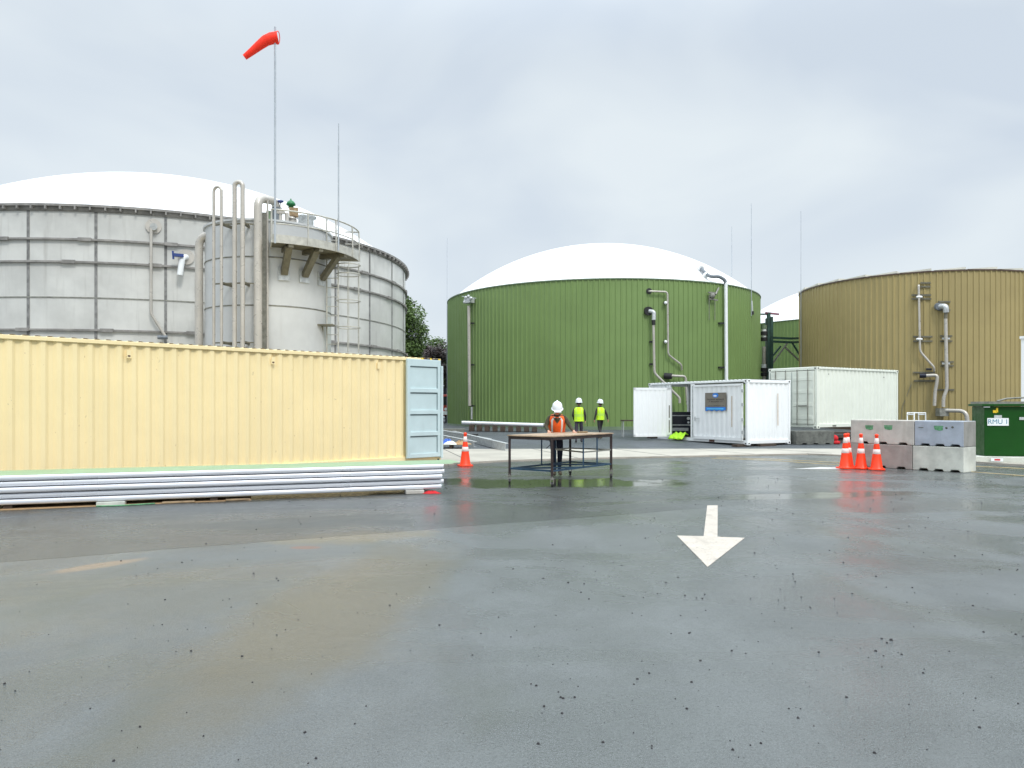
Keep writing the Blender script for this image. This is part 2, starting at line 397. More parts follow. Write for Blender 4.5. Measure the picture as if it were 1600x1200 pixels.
# ------------------------------------------------------------------ setting
ys = [-60, 5, 12, 20, 29, 31, 34, 37, 40, 43, 80, 400, 3000]; xs = [-2500, -60, -20, 0, 20, 60, 2500]
g = MB(); g.add([(x, y, gz(y)) for y in ys for x in xs], [(i * 7 + k, i * 7 + k + 1, (i + 1) * 7 + k + 1, (i + 1) * 7 + k) for i in range(len(ys) - 1) for k in range(6)])
struct('ground', g, M['asphalt'])
g = MB(); yy = [28.75, 29, 31, 34, 37, 40, 43, 90]
g.add([(x, y, gz(y) + .004) for y in yy for x in (-70, 0, 90)], [(i * 3 + k, i * 3 + k + 1, (i + 1) * 3 + k + 1, (i + 1) * 3 + k) for i in range(len(yy) - 1) for k in range(2)])
struct('yard_pavement', g, M['yard'])
edge = [(-14, 16.2), (-6, 19.3), (-1.8, 21.0), (-.1, 22.3), (3.2, 23.5), (9.9, 25.4), (12.4, 23.2), (13.6, 20.9), (16, 17.2), (22, 9)]
g = MB(); far = [(-14, 28.7), (-6, 28.7), (-1.8, 28.7), (-.1, 28.75), (3.2, 28.8), (9.9, 28.9), (16, 28.9), (20, 28.9), (26, 26), (34, 16)]
joints = []
for i in range(len(edge) - 1):
    g.add([(*edge[i], .008), (*edge[i + 1], .008), (*far[i + 1], .008), (*far[i], .008)], [(0, 1, 2, 3)])
struct('concrete_apron', g, M['apron'])
g = MB()
for x in (-4.6, -1.9, 1.5, 4.6, 7.6, 10.4):
    g.bar((x + .6, 22.4 + (x + 2) * .32 if x < 9 else 26, .0115), (x - .7, 28.65, .0115), .03, .003)
struct('pavement_joints', g, M['dark'])
g = MB()
def strip(g, pts, wd, z0, z1):
    for a, b in zip(pts[:-1], pts[1:]):
        a, b = Vector(a), Vector(b); dd = (b - a).normalized(); nn = Vector((-dd.y, dd.x)) * wd / 2
        g.poly([tuple(a - nn), tuple(b - nn), tuple(b + nn), tuple(a + nn)], z0, z1)
strip(g, [(p[0], p[1] - .08) for p in edge], .15, -.02, .05)
struct('kerb', g, M['kerb'])
g = MB(); A = [(6.5, 24.0), (8, 23.2), (9.4, 21.8), (12.3, 20.6), (13.3, 19.6), (16, 16.2)]; B = [(6.2, 23.5), (7.7, 22.7), (9.0, 20.9), (11.3, 18.7), (11.95, 17.5), (13.8, 14)]
strip(g, A, .10, .001, .006); strip(g, B, .10, .001, .006)
struct('road_line_marking', g, M['marking_yellow'])
# painted arrow
g = MB(); q = [(3.17, 12.26), (3.33, 12.26), (2.58, 9.32), (2.80, 9.24), (1.955, 7.55), (2.05, 9.36), (2.38, 9.34)]
g.poly([(3.17, 12.26), (2.37, 9.34), (2.05, 9.38), (1.955, 7.55), (2.84, 9.22), (2.53, 9.30), (3.34, 12.26)][::1], .001, .0045)
struct('road_arrow_marking', g, M['marking'])
g = MB(); g.poly([(7.3, 19.55), (8.1, 19.45), (9.4, 19.7), (9.4, 20.0), (8.2, 20.05)], .001, .0045); struct('road_patch_marking', g, M['marking_white'])
# loose chippings on the asphalt
g = MB(); rs = random.Random(3)
for i in range(900):
    y = 2.2 + 15 * rs.random() ** 1.5; x = (rs.random() * 2 - 1) * y * .75
    if rs.random() < .35: x = y * .68 * rs.random()
    r = rs.choice([.0025, .003, .004, .005, .007]) * (1 + .06 * y)
    if rs.random() < .02: r = .012
    n = 6; a0 = rs.random() * 6
    V = [(x + r * math.cos(a0 + k * PI / 3) * rs.uniform(.7, 1.2), y + r * math.sin(a0 + k * PI / 3) * rs.uniform(.7, 1.2), -.001) for k in range(6)]
    V2 = [(x + (p[0] - x) * .6, y + (p[1] - y) * .6, r * rs.uniform(.7, 1.0)) for p in V]
    g.add(V + V2, [(0, 1, 7, 6), (1, 2, 8, 7), (2, 3, 9, 8), (3, 4, 10, 9), (4, 5, 11, 10), (5, 0, 6, 11), (6, 7, 8, 9, 10, 11)])
tag(g.build('chippings', M['stone']), 'small dark stone chippings scattered over the wet asphalt', None, kind='stuff')

# ------------------------------------------------------------------ tanks
def dome_prof(R, z, rise, n=26):
    rad = (R * R + rise * rise) / (2 * rise); a = math.asin(R / rad)
    return [(rad * math.sin(a * (1 - i / n)), z + rise - rad + rad * math.cos(a * (1 - i / n))) for i in range(n)] + [(.001, z + rise)]
def ribbed_wall(c, R, z0, z1, pitch, depth, wd):
    n = round(2 * PI * R / pitch); V = []; per = 4
    for zz in (z0, z1):
        for k in range(n):
            for fr, rr in ((0, R), (1 - wd / pitch * 1.8, R), (1 - wd / pitch * 1.35, R + depth), (1 - wd / pitch * .45, R + depth)):
                a = 2 * PI * (k + fr) / n; V.append((c[0] + rr * math.cos(a), c[1] + rr * math.sin(a), zz))
    m = n * per
    return MB().add(V, [(k, (k + 1) % m, m + (k + 1) % m, m + k) for k in range(m)])
def ring_band(c, R0, R1, z0, z1, n=160): return MB().lathe([(R0, z0), (R1, z0), (R1, z1), (R0, z1)], (c[0], c[1], 0), n, smooth=False)
def flange(p, c, r, m, th=.06):
    """disc on a tank wall at p facing away from the tank axis c"""
    o = Vector((p[0] - c[0], p[1] - c[1], 0)).normalized(); return MB().tube([Vector(p) - o * .05, Vector(p) + o * th], r, 16)

# stainless steel tank
SC = (-16.44, 36.74); SR = 11.14; ST = (*SC, SR)
t = thing('storage_tank', 'large grey stainless steel tank with white dome at the left, behind the cream container', 'tank', (*SC, .0))
MB().lathe([(SR, 0), (SR, 8.42)], (*SC, 0), 192).build('wall', M['stainless'], t)
b = MB(); b.lathe(dome_prof(10.98, 8.40, 3.8), (*SC, 0), 160); b.build('dome', M['membrane'], t)
b = ring_band(SC, SR - .02, SR + .16, 8.40, 8.48); b.lathe([(SR + .01, 8.26), (SR + .06, 8.26), (SR + .06, 8.40)], (*SC, 0), 160)
for k in range(150):
    a = 2 * PI * k / 150; b.box((SC[0] + (SR + .12) * math.cos(a), SC[1] + (SR + .12) * math.sin(a), 8.34), (.16, .05, .10), a)
b.build('rim', M['ring'], t)
for z, wd, hh in ((7.30, .10, .065), (6.53, .10, .065), (5.33, .02, .04), (4.22, .10, .065), (2.2, .10, .065)):
    b = ring_band(SC, SR - .01, SR + wd, z - hh / 2, z + hh / 2, 192)
    if wd > .05:
        for k in range(26):
            a = 2 * PI * k / 26 + z; b.box((SC[0] + (SR + wd) * math.cos(a), SC[1] + (SR + wd) * math.sin(a), z), (.06, .42, hh + .05), a)
    b.build('hoop_stiffener', M['ring'] if wd > .05 else M['galv_dark'], t)
# vertical seams: 24 panels per course
a_ref = math.atan2(cyl_pt(150, *ST)[1] - SC[1], cyl_pt(150, *ST)[0] - SC[0])
for k in range(32):
    a = a_ref + 2 * PI * k / 32
    MB().box((SC[0] + (SR + .008) * math.cos(a), SC[1] + (SR + .008) * math.sin(a), 4.13), (.02, .09, 8.26), a).build('seam_strip', M['seam'], t)
b = MB().tube([on(ST, 240, 354, .2), on(ST, 236, 354, .2), on(ST, 236, 490, .2), on(ST, 260, 528, .2)], .05, 8, bend=.1)
b.build('sample_pipe', M['steel_pipe'], t)
f = flange(on(ST, 240, 354), SC, .26, None).build('flange', M['steel_pipe'], t)
MB().tube([on(ST, 240, 354, .0), on(ST, 240, 354, .25)], .12, 12).build('nozzle', M['galv'], t)
MB().tube([on(ST, 246, 527, .22), on(ST, 262, 527, .22)], .07, 8).build('valve', M['hose'], t)
flange(on(ST, 291, 402), SC, .27, None).build('flange', M['steel_pipe'], t)
MB().tube([on(ST, 291, 402, .05), on(ST, 285, 402, .3), on(ST, 281, 430, .3)], .10, 12, bend=.2).build('drain_pipe', M['white_paint'], t)
vb = MB().box(on(ST, 279, 399, .38), (.32, .16, .10), .5).build('valve', M['blue_handle'], t)
MB().bar(on(ST, 270, 392, .4), on(ST, 271, 405, .4), .05).build('handle', M['blue_handle'], vb)

# clad tanks
def clad_tank(label, c, R, z0, z1, rise, wallm, trimm, pitch, name='storage_tank', group=None):
    t = thing(name, label, 'tank', (*c, z0))
    ribbed_wall(c, R, z0 - .3, z1, pitch, .042, .06).build('wall', wallm, t)
    ring_band(c, R - .05, R + .07, z1 - .002, z1 + .055).build('rim', trimm, t)
    ring_band(c, R - .05, R + .05, z0 - .2, z0 + .12).build('base_flashing', trimm, t)
    if rise: MB().lathe(dome_prof(R - .12, z1 + .02, rise), (*c, 0), 160).build('dome', M['membrane'], t)
    return t
GC = (6.0, 51.3); GR = 10.3; GT = (*GC, GR)
gt = clad_tank('green clad tank with white dome, in the middle behind the people in hi-vis', GC, GR, .42, 8.55, 3.8, M['green'], M['green_trim'], .30)
TC = (23.9, 44.7); TR = 6.43; TT = (*TC, TR)
tt = clad_tank('tan brown clad tank with a flat roof on the right', TC, TR, .42, 8.52, 0, M['tan'], M['tan_trim'], .285)
BC = (30.5, 67.5); BR = 10.6
bt = clad_tank('green tank with white dome farthest back, glimpsed between green tank and tan tank', BC, BR, .42, 8.55, 4.0, M['green'], M['green_trim'], .30)
# tan tank: shallow roof of overlapping radial sheets
b = MB(); n = 26
for k in range(n):
    a0 = 2 * PI * k / n; a1 = 2 * PI * (k + 1) / n - .02; am = (a0 + a1) / 2
    def P_(r, a, z): return (TC[0] + r * math.cos(a), TC[1] + r * math.sin(a), z)
    V = [P_(TR + .10, a0, 8.60), P_(TR + .10, a1, 8.70), P_(.3, a1, 9.12), P_(.3, a0, 9.10), P_(TR + .10, a0, 8.585), P_(TR + .10, a1, 8.585), P_(.3, a1, 9.05), P_(.3, a0, 9.05)]
    b.add(V, [(0, 1, 2, 3), (4, 5, 6, 7), (0, 1, 5, 4), (1, 2, 6, 5), (2, 3, 7, 6), (3, 0, 4, 7)])
b.build('roof', M['roofsheet'], tt)

def wall_pipe(t, T, pts, r, m, name='pipe', bend=.18):
    return MB().tube([on(T, *p) for p in pts], r, 10, bend=bend).build(name, m, t)
def clamp(t, T, px, py, wpx, off, m=None):
    a = on(T, px - wpx, py, off); b_ = on(T, px + wpx, py, off)
    return MB().bar(a, b_, .10, .09).build('clamp', m or M['dark'], t)
# green tank pipework
p = wall_pipe(gt, GT, [(732.5, 478, .28), (734, 634, .28)], .095, M['steel_pipe'])
b = MB().box(on(GT, 733, 470, .25), (.62, .35, .28), -.9)
for dx, dy in ((-4, -5), (0, -7), (4, -4), (-6, 2)): b.sphere(on(GT, 732 + dx, 470 + dy, .42), .10, 6)
b.bar(on(GT, 722, 463, .4), on(GT, 744, 466, .4), .04); b.build('valve_box', M['galv'], gt)
for y in (505, 570, 634): clamp(gt, GT, 737, y, 3.5, .14)
MB().tube([on(GT, 732, 640, .2), on(GT, 732, 660, .2)], .05, 6).build('drain_pipe', M['green'], gt)
MB().tube([on(GT, 737, 636, .2), on(GT, 737, 655, .2)], .06, 6).build('drain_pipe', M['galv'], gt)
wall_pipe(gt, GT, [(1014, 455, .05), (1014.5, 455, .22), (1043, 456, .22), (1044, 554, .22), (1065, 570, .22), (1065, 578, .1)], .05, M['steel_pipe'])
flange(on(GT, 1014, 455), GC, .16, None).build('flange', M['dark'], gt)
for y in (473, 534): clamp(gt, GT, 1040, y, 3, .1); MB().sphere(on(GT, 1040, y, .24), .09, 6).build('clamp', M['white_paint'], gt)
wall_pipe(gt, GT, [(1014, 486, .15), (1022, 487, .3), (1021.5, 500, .3)], .11, M['galv'], 'elbow')
wall_pipe(gt, GT, [(1021, 500, .28), (1021.5, 508, .28)], .10, M['rubber'], 'coupling', 0)
MB().tube([on(GT, 1012, 486, 0), on(GT, 1014, 486, .2)], .24, 12).build('flange', M['dark'], gt)
wall_pipe(gt, GT, [(1021, 507, .28), (1022.5, 583, .28), (1062, 622, .5), (1062, 630, .5)], .07, M['steel_pipe'])
for y in (534, 569): clamp(gt, GT, 1018, y, 3, .12)
MB().tube([on(GT, 1038, 587, .1), on(GT, 1050, 588, .35)], .17, 10).build('valve', M['dark'], gt)
wall_pipe(gt, GT, [(1046, 587, .35), (1071, 588, .35), (1074, 632, .35)], .07, M['steel_pipe'])
wall_pipe(gt, GT, [(1134, 441, .22), (1135, 600, .22), (1135, 660, .22)], .10, M['white_paint'], 'downpipe')
for y in (505, 574): clamp(gt, GT, 1127, y, 4, .1)
# flexible hose over the rim to a flange on the dome
zs = lambda q: q
hp = [on(GT, 1134, 445, .22), on(GT, 1133, 438, .20), on(GT, 1124, 435, .05) + Vector((0, 0, .12)), on(GT, 1110, 436, -.15) + Vector((0, .0, .12)), W(1101, 426, 43.1), W(1091, 414, 44.2)]
MB().tube(hp, .095, 10, bend=.5).build('hose', M['hose'], gt)
MB().tube([W(1096, 419, 43.6), W(1088, 414, 44.6)], .17, 12).build('flange', M['white_paint'], gt)
MB().tube([W(1102, 429, 43.0), W(1104, 431, 42.9)], .16, 12).build('clamp', M['sign_white'], gt)
b = MB().sphere(on(GT, 1113, 462, .25), .16, 7); b.bar(on(GT, 1107, 457, .2), on(GT, 1120, 458, .2), .08); b.bar(on(GT, 1108, 467, .2), on(GT, 1121, 469, .2), .08)
b.tube([on(GT, 1108, 460, .25), on(GT, 1108, 500, .1)], .02, 5); b.tube([on(GT, 1117, 468, .25), on(GT, 1117, 500, .1)], .02, 5); b.tube([on(GT, 1118, 460, .25), on(GT, 1123, 450, .1)], .06, 5)
b.build('valve_cluster', M['galv_dark'], gt)
wall_pipe(gt, GT, [(1175, 470, .08), (1176, 488, .08)], .03, M['sign_white'], 'cable_guard', 0); MB().box(on(GT, 1176, 489, .1), (.12, .12, .2)).build('junction_box', M['dark'], gt)
# tan tank pipework
def bars(px0, px1, pys, T=TT):
    for py in pys: MB().bar(on(T, px0, py, .06), on(T, px1, py, .06), .05, .08).build('channel_bar', M['bracket'], tt)
bars(1438, 1454, (442, 448)); bars(1424, 1455, (461, 467)); bars(1427, 1457, (526, 533)); bars(1466, 1485, (471.5, 484.5)); bars(1469, 1488, (525, 533)); bars(1470, 1490, (565.5, 571.5)); bars(1463, 1491, (609,)); bars(1428, 1461, (582, 595))
wall_pipe(tt, TT, [(1435.5, 446, .05), (1435.5, 446, .22), (1437.5, 549, .22), (1459.5, 574, .22), (1459.5, 580, .1)], .055, M['steel_pipe'])
for y in (464, 530): MB().sphere(on(TT, 1436.5, y, .2), .10, 6, (1.8, 1, .7)).build('clamp', M['white_paint'], tt)
wall_pipe(tt, TT, [(1467, 479, .1), (1478, 478, .35), (1478, 488, .3)], .14, M['galv'], 'elbow', .3)
MB().tube([on(TT, 1465, 479, .05), on(TT, 1468, 479, .2)], .19, 12).build('flange', M['hose'], tt)
wall_pipe(tt, TT, [(1478, 487, .28), (1477.5, 498, .28)], .09, M['bracket'], 'coupling', 0)
wall_pipe(tt, TT, [(1477.5, 497, .28), (1479.5, 608, .28), (1474, 622, .28), (1474, 636, .28)], .085, M['steel_pipe'])
for y in (529, 568): clamp(tt, TT, 1478, y, 6, .2, M['galv'])
MB().tube([on(TT, 1437, 587, .25), on(TT, 1447, 587, .25)], .12, 10).build('valve', M['machine'], tt)
wall_pipe(tt, TT, [(1446, 587, .25), (1465, 586, .25), (1463.5, 600, .25), (1461, 612, .25), (1460, 634, .25)], .085, M['steel_pipe'])
MB().tube([on(TT, 1447, 577, .2), on(TT, 1456, 577, .2)], .06, 8).build('valve', M['dark'], tt)
MB().tube([on(TT, 1427, 580, .03), on(TT, 1424, 600, .03), on(TT, 1410, 636, .03), on(TT, 1408, 660, .03)], .012, 5).build('cable', M['galv_dark'], tt)
b = MB().box(on(TT, 1472, 644, .3), (.45, .4, .40)); b.build('valve_box', M['galv_dark'], tt)
wall_pipe(tt, TT, [(1478, 641.5, .4), (1510, 642, .9), (1512, 668, .9)], .10, M['steel_pipe'], bend=.35)

# lightning rods
def rod(label, x, y, z0, z1, zt, brack=None, guard=None):
    t = thing('lightning_rod', label, 'lightning rod', (x, y, z0), 0, 'lightning rods on the tanks')
    MB().tube([(x, y, z0), (x, y, z1)], .022, 6).build('pole', M['rod'], t)
    MB().tube([(x, y, z1), (x, y, zt)], .016, 5).build('tip', M['rod'], t)
    return t
v = on(GT, 1174, 470, .16); rod('slim lightning rod standing at the right shoulder of the green tank', v.x, v.y, 7.0, 11.5, CAMZ + (636 - 318) / F * v.y)
v = on(GT, 1166, 470, .16); rod('faint thin rod just left of the one at the right shoulder of the green tank', v.x + .9, v.y + 6, 8.6, 12.4, 13.6)
v = on(TT, 1251.5, 470, .12); rod('slim lightning rod running up the left edge of the tan tank', v.x, v.y, .42, 9.6, CAMZ + (636 - 330) / F * v.y)
v = W(701, 465, 50.5); rod('faint thin lightning rod at the left edge of the green tank', v.x - .1, v.y, .42, 8.4, CAMZ + (636 - 372) / F * 50.5)

# ------------------------------------------------------------------ steel vessel with platform
VC = (-7.87, 24.5); VR = 1.95; VT = (*VC, VR); VH = 7.17
v = thing('process_vessel', 'tall grey steel vessel with pipes, ladder and railed platform, in front of the stainless tank', 'vessel', (*VC, 0))
MB().lathe([(VR, 0), (VR, VH)], (*VC, 0), 72).lathe([(VR, VH), (VR + .05, VH), (VR + .05, VH + .06), (VR - .05, VH + .06)], (*VC, 0), 72, smooth=False).lathe([(VR - .05, VH + .06), (.9, VH + .34), (.001, VH + .44)], (*VC, 0), 72).build('shell', M['stainless_vessel'], v)
for z in (6.1, 4.65): MB().lathe([(VR, z - .02), (VR + .012, z - .02), (VR + .012, z + .02), (VR, z + .02)], (*VC, 0), 72).build('weld_band', M['galv_dark'], v)
def VP(r, a, z): return Vector((VC[0] + r * math.cos(R_(a)), VC[1] + r * math.sin(R_(a)), z))
A0, A1 = -71, 3; ZD = 6.45; RO = 2.86; RI = VR + .03
def arc(r, z, a0=A0, a1=A1, n=20): return [VP(r, a0 + (a1 - a0) * k / n, z) for k in range(n + 1)]
pf = thing('platform', None, None); pf.parent = v
del_ = MB(); n = 20
i_, o_ = arc(RI, ZD - .06), arc(RO, ZD - .06); it, ot = arc(RI, ZD), arc(RO, ZD)
del_.add(i_ + o_ + it + ot, [(k, k + 1, 21 + k + 1, 21 + k) for k in range(20)] + [(42 + k, 42 + k + 1, 63 + k + 1, 63 + k) for k in range(20)] + [(21 + k, 22 + k, 64 + k, 63 + k) for k in range(20)] + [(0, 21, 63, 42), (20, 41, 83, 62)])
bpy.data.objects.remove(pf); pf = del_.build('platform', M['bracket'], v)
b = MB(); o_, ot = arc(RO + .002, ZD - .10), arc(RO + .002, ZD + .14); o2, ot2 = arc(RO + .03, ZD - .10), arc(RO + .03, ZD + .14)
b.add(o_ + ot + o2 + ot2, [(k, k + 1, 22 + k, 21 + k) for k in range(20)] + [(42 + k, 43 + k, 64 + k, 63 + k) for k in range(20)] + [(21 + k, 22 + k, 64 + k, 63 + k) for k in range(20)] + [(k, k + 1, 43 + k, 42 + k) for k in range(20)])
for aa in (A0, A1): b.bar(VP(RI, aa, ZD + .02), VP(RO + .01, aa, ZD + .02), .03, .24)
b.build('toe_board', M['rail'], pf)
b = MB(); 
for zz, r in ((ZD + .86, .024), (ZD + .46, .018)): b.tube([VP(RI + .25, A0, zz)] + arc(RO + .015, zz) + [VP(RI + .45, A1, zz)], r, 6)
b.build('handrail', M['rail'], pf)
for aa in (-71, -50, -30, -12, 3): MB().tube([VP(RO + .04, aa, ZD - .1), VP(RO + .015, aa, ZD + .87)], .024, 6).build('rail_post', M['rail'], pf)
MB().tube([VP(RI + .25, A0, ZD), VP(RI + .25, A0, ZD + .87)], .022, 6).build('rail_post', M['rail'], pf)
for aa in (-60, -41, -20):
    b = MB(); b.bar(VP(VR + .04, aa, 5.62), VP(RO - .25, aa, ZD - .10), .20, .14); b.bar(VP(VR, aa, ZD - .13), VP(RO, aa, ZD - .13), .14, .12)
    br = b.build('bracket', M['bracket'], v)
    MB().box(VP(VR + .02, aa, 5.62), (.05, .34, .40), R_(aa)).build('base_plate', M['galv'], br)
# ladder and cage at the right of the vessel
LX, LY = -5.72, 24.0
b = MB()
for dx, dy in ((-.18, .05), (.2, .0)): b.tube([(LX + dx, LY + dy, 0), (LX + dx, LY + dy, ZD + 1.15)], .026, 6)
k = .3
while k < ZD + .9: b.tube([(LX - .18, LY + .05, k), (LX + .2, LY, k)], .013, 5); k += .3
b.build('ladder', M['rail'], v)
b = MB(); CXc, CYc, CR = LX + .46, LY + .25, .38
for z in (2.6, 3.3, 4.15, 5.0, 5.85, 6.15):
    b.tube([(CXc + CR * math.cos(q * PI / 12), CYc + CR * math.sin(q * PI / 12), z) for q in range(-11, 12)], .018, 5)
for q in (-9, -5, -1, 3, 7):
    x, y = CXc + CR * math.cos(q * PI / 12), CYc + CR * math.sin(q * PI / 12); b.tube([(x, y, 2.5), (x, y, 6.2)], .012, 5)
b.build('ladder_cage', M['rail'], v)
b = MB(); b.box((LX - .25, LY - .15, 4.18), (.7, .35, .05)); b.bar((LX - .3, LY - .1, 4.15), (LX - .3, LY, 3.95), .05); b.build('step_plate', M['bracket'], v)
# hoop-topped pipes (goosenecks), big elbowed pipes
def legs(px1, px2, pytop, r, off=.42, name='gooseneck_pipe'):
    a = on(VT, px1, 400, off); c = on(VT, px2, 400, off); zt = CAMZ + (636 - pytop) / F * ((a.y + c.y) / 2)
    h = (Vector((a.x, a.y, 0)) - Vector((c.x, c.y, 0))).length / 2; pts = [Vector((a.x, a.y, 0))]
    m_ = (a + c) / 2
    for q in range(13):
        tt_ = PI * q / 12; pts.append(Vector((m_.x + (a.x - m_.x) * math.cos(tt_), m_.y + (a.y - m_.y) * math.cos(tt_), zt - h + h * math.sin(tt_))))
    pts.append(Vector((c.x, c.y, 0)))
    MB().tube(pts, r, 10).build(name, M['steel_pipe'], v)
legs(334, 346, 292, .044, .5); legs(366.5, 379, 284.5, .066, .5)
a = on(VT, 403, 400, .35); zt = CAMZ + (636 - 310) / F * a.y; c = W(431, 303, a.y + .8)
MB().tube([(a.x, a.y, 0), (a.x, a.y, zt), (c.x, c.y, zt + .14), (c.x + .03, c.y + .05, VH + .05)], .12, 14, bend=.26).build('elbow_pipe', M['steel_pipe'], v)
MB().tube([(c.x + .02, c.y + .03, zt - .05), (c.x + .03, c.y + .05, VH + .1)], .15, 12).build('coupling', M['hose'], v)
a = W(311, 400, 23.6); c = on(VT, 326, 369, 0)
MB().tube([(a.x, a.y, 0), (a.x, a.y, CAMZ + 268 / F * 23.6), (c.x + .3, c.y + .3, CAMZ + 268 / F * 23.6)], .125, 14, bend=.42).build('elbow_pipe', M['steel_pipe'], v)
a = on(VT, 418, 400, .14); MB().tube([(a.x, a.y, 0), (a.x, a.y, 7.75)], .032, 8).build('thin_pipe', M['steel_pipe'], v)
a = on(VT, 411, 400, .05); MB().box((a.x, a.y, 3.7), (.26, .10, 7.4), .0).build('cable_tray', M['galv_dark'], v)
for py in (355, 446, 537):
    z = CAMZ + (636 - py) / F * 22.6
    b = MB(); a1 = on(VT, 332, 400, .40); a2 = on(VT, 348, 400, .40); a3 = on(VT, 382, 400, .40); a4 = on(VT, 405, 400, .30)
    for s_, e_ in ((a1, a2), (a2, a3), (a3, a4)): b.bar((s_.x, s_.y, z), (e_.x, e_.y, z), .04, .035)
    for s_ in (a2, a3): 
        dn = Vector((VC[0] - s_.x, VC[1] - s_.y, 0)).normalized(); b.bar((s_.x, s_.y, z), (s_.x + dn.x * .45, s_.y + dn.y * .45, z), .05, .08)
    b.build('pipe_support', M['bracket'], v)
# roof fittings
p = W(456, 318, 23.4)
b = MB().tube([(p.x, p.y, VH - .1), (p.x, p.y, VH + .3)], .09, 10); b.lathe([(.13, VH + .25), (.13, VH + .31), (.09, VH + .31)], (p.x, p.y, 0), 14)
vent = b.build('vent', M['steel_pipe'], v)
MB().box((p.x + .06, p.y, VH + .46), (.26, .22, .26), .2).build('valve_box', M['dull'], vent)
MB().lathe([(.05, VH + .58), (.08, VH + .59), (.08, VH + .66), (.14, VH + .68), (.14, VH + .73), (.09, VH + .80), (.02, VH + .84), (.02, VH + .88), (.001, VH + .89)], (p.x - .03, p.y, 0), 18).build('green_cap', M['dk_green'], vent)
p = W(438, 318, 23.0)
b = MB().tube([(p.x, p.y, VH - .1), (p.x, p.y, VH + .35)], .05, 8); b.tube([(p.x, p.y, VH + .3), (p.x, p.y, VH + .68)], .015, 6); b.box((p.x - .02, p.y, VH + .35), (.3, .14, .08))
b.tube([(p.x + .17, p.y + .1, VH - .1), (p.x + .17, p.y + .1, VH + .36)], .06, 8); b.tube([(p.x - .2, p.y + .1, VH - .1), (p.x - .2, p.y + .1, VH + .3)], .05, 8)
vv = b.build('nozzle', M['steel_pipe'], v); MB().lathe([(.02, VH + .64), (.10, VH + .68), (.10, VH + .71), (.02, VH + .72)], (p.x, p.y, 0), 12).build('handwheel', M['blue_handle'], vv)
MB().box((p.x - .32, p.y + .15, VH + .25), (.30, .26, .32), .3).build('sight_box', M['panel_green'], v)
p = W(478, 345, 24.2); MB().lathe([(.24, VH + .05), (.24, VH + .48), (.33, VH + .48), (.33, VH + .53), (.001, VH + .56)], (p.x, p.y, 0), 20).build('manhole', M['galv'], v)
p = W(462, 325, 23.8); MB().tube([(p.x, p.y, VH), (p.x, p.y, VH + .35)], .04, 8).build('nozzle', M['steel_pipe'], v)

# windsock on its mast (clamped to the platform corner)
mx_, my_ = W(430.5, 330, 21.7).x, 21.66
ws = thing('windsock', 'orange windsock drooping from its tall thin mast beside the vessel platform', 'windsock', (mx_, my_, 6.3))
MB().tube([(mx_, my_, 6.3), (mx_, my_, 12.5)], .030, 8).build('mast', M['rod'], ws)
b = MB(); c = [W(434, 59, 21.7), W(424, 60, 21.66), W(415, 63.5, 21.6), W(404, 72, 21.6), W(393, 81, 21.6), W(382, 89.5, 21.6)]
b.tube(c, [.175, .165, .15, .125, .10, .08], 14, cap=False); b.build('sock', M['windsock'], ws)
hoop = MB(); q = W(434, 59, 21.7); hoop.tube([q + Vector((.02 * math.sin(k * PI / 8), .17 * math.cos(k * PI / 8), .175 * math.sin(k * PI / 8))) for k in range(17)], .012, 5); hoop.build('hoop', M['windsock'], ws)
p = W(529, 400, 23.0); rod('lightning rod rising from the right end of the vessel platform', p.x, p.y, 6.36, CAMZ + (636 - 227) / F * 23, CAMZ + (636 - 193) / F * 23)

# green steel pipe bridge between the tanks
fr = thing('pipe_bridge', 'dark green steel pipe frame between the green tank and the tan tank', 'steel frame', (17, 50, .42))
FY = 50.0
def fp(px, py, dy=0): return W(px, py, FY + dy)
for px, top in ((1201, 489), (1205, 495)):
    q = fp(px, top); MB().b2(q.x - .10, q.x + .10, FY - .1, FY + .1, .42, q.z).build('column', M['dk_steel'], fr)
q = fp(1215, 492); MB().b2(q.x - .12, q.x + .12, FY + 1.9, FY + 2.1, .42, q.z).build('column', M['dk_steel'], fr)
MB().bar(fp(1197, 489, -.1), fp(1216, 491, 2), .14, .12).build('beam', M['pink_steel'], fr)
MB().bar(fp(1180, 491), fp(1200, 491), .08, .10).build('beam', M['dk_steel'], fr)
for py in (528, 534): MB().bar(fp(1203, py - .5), fp(1236, py + 1), .12, .14).build('beam', M['dk_steel'], fr); MB().bar(fp(1236, py + 1), fp(1262, py, 1), .12, .14).build('beam', M['dk_steel'], fr)
for a_, b_ in (((1206, 569), (1231, 535)), ((1238, 536), (1262, 575)), ((1204, 560), (1220, 541)), ((1227, 543), (1256, 570))):
    MB().bar(fp(*a_), fp(*b_), .10, .10).build('brace', M['galv_dark'] if a_[0] in (1206, 1227) else M['dk_steel'], fr)
b = MB(); 
q = fp(1193.5, 560)
b.tube([(q.x, FY, .42), (q.x, FY, 5.6)], .12, 10); pz = b.build('riser_pipe', M['steel_pipe'], fr)
for py, r, m_ in ((511, .2, 'green_trim'), (515, .16, 'sign_white'), (521, .22, 'dark'), (526, .15, 'sign_white'), (530, .2, 'dark'), (572, .16, 'sign_white'), (578, .24, 'dark'), (585, .22, 'dark')):
    q = fp(1193.5, py); MB().tube([(q.x, FY, q.z - .12), (q.x, FY, q.z + .12)], r, 10).build('valve_body', M[m_], pz)

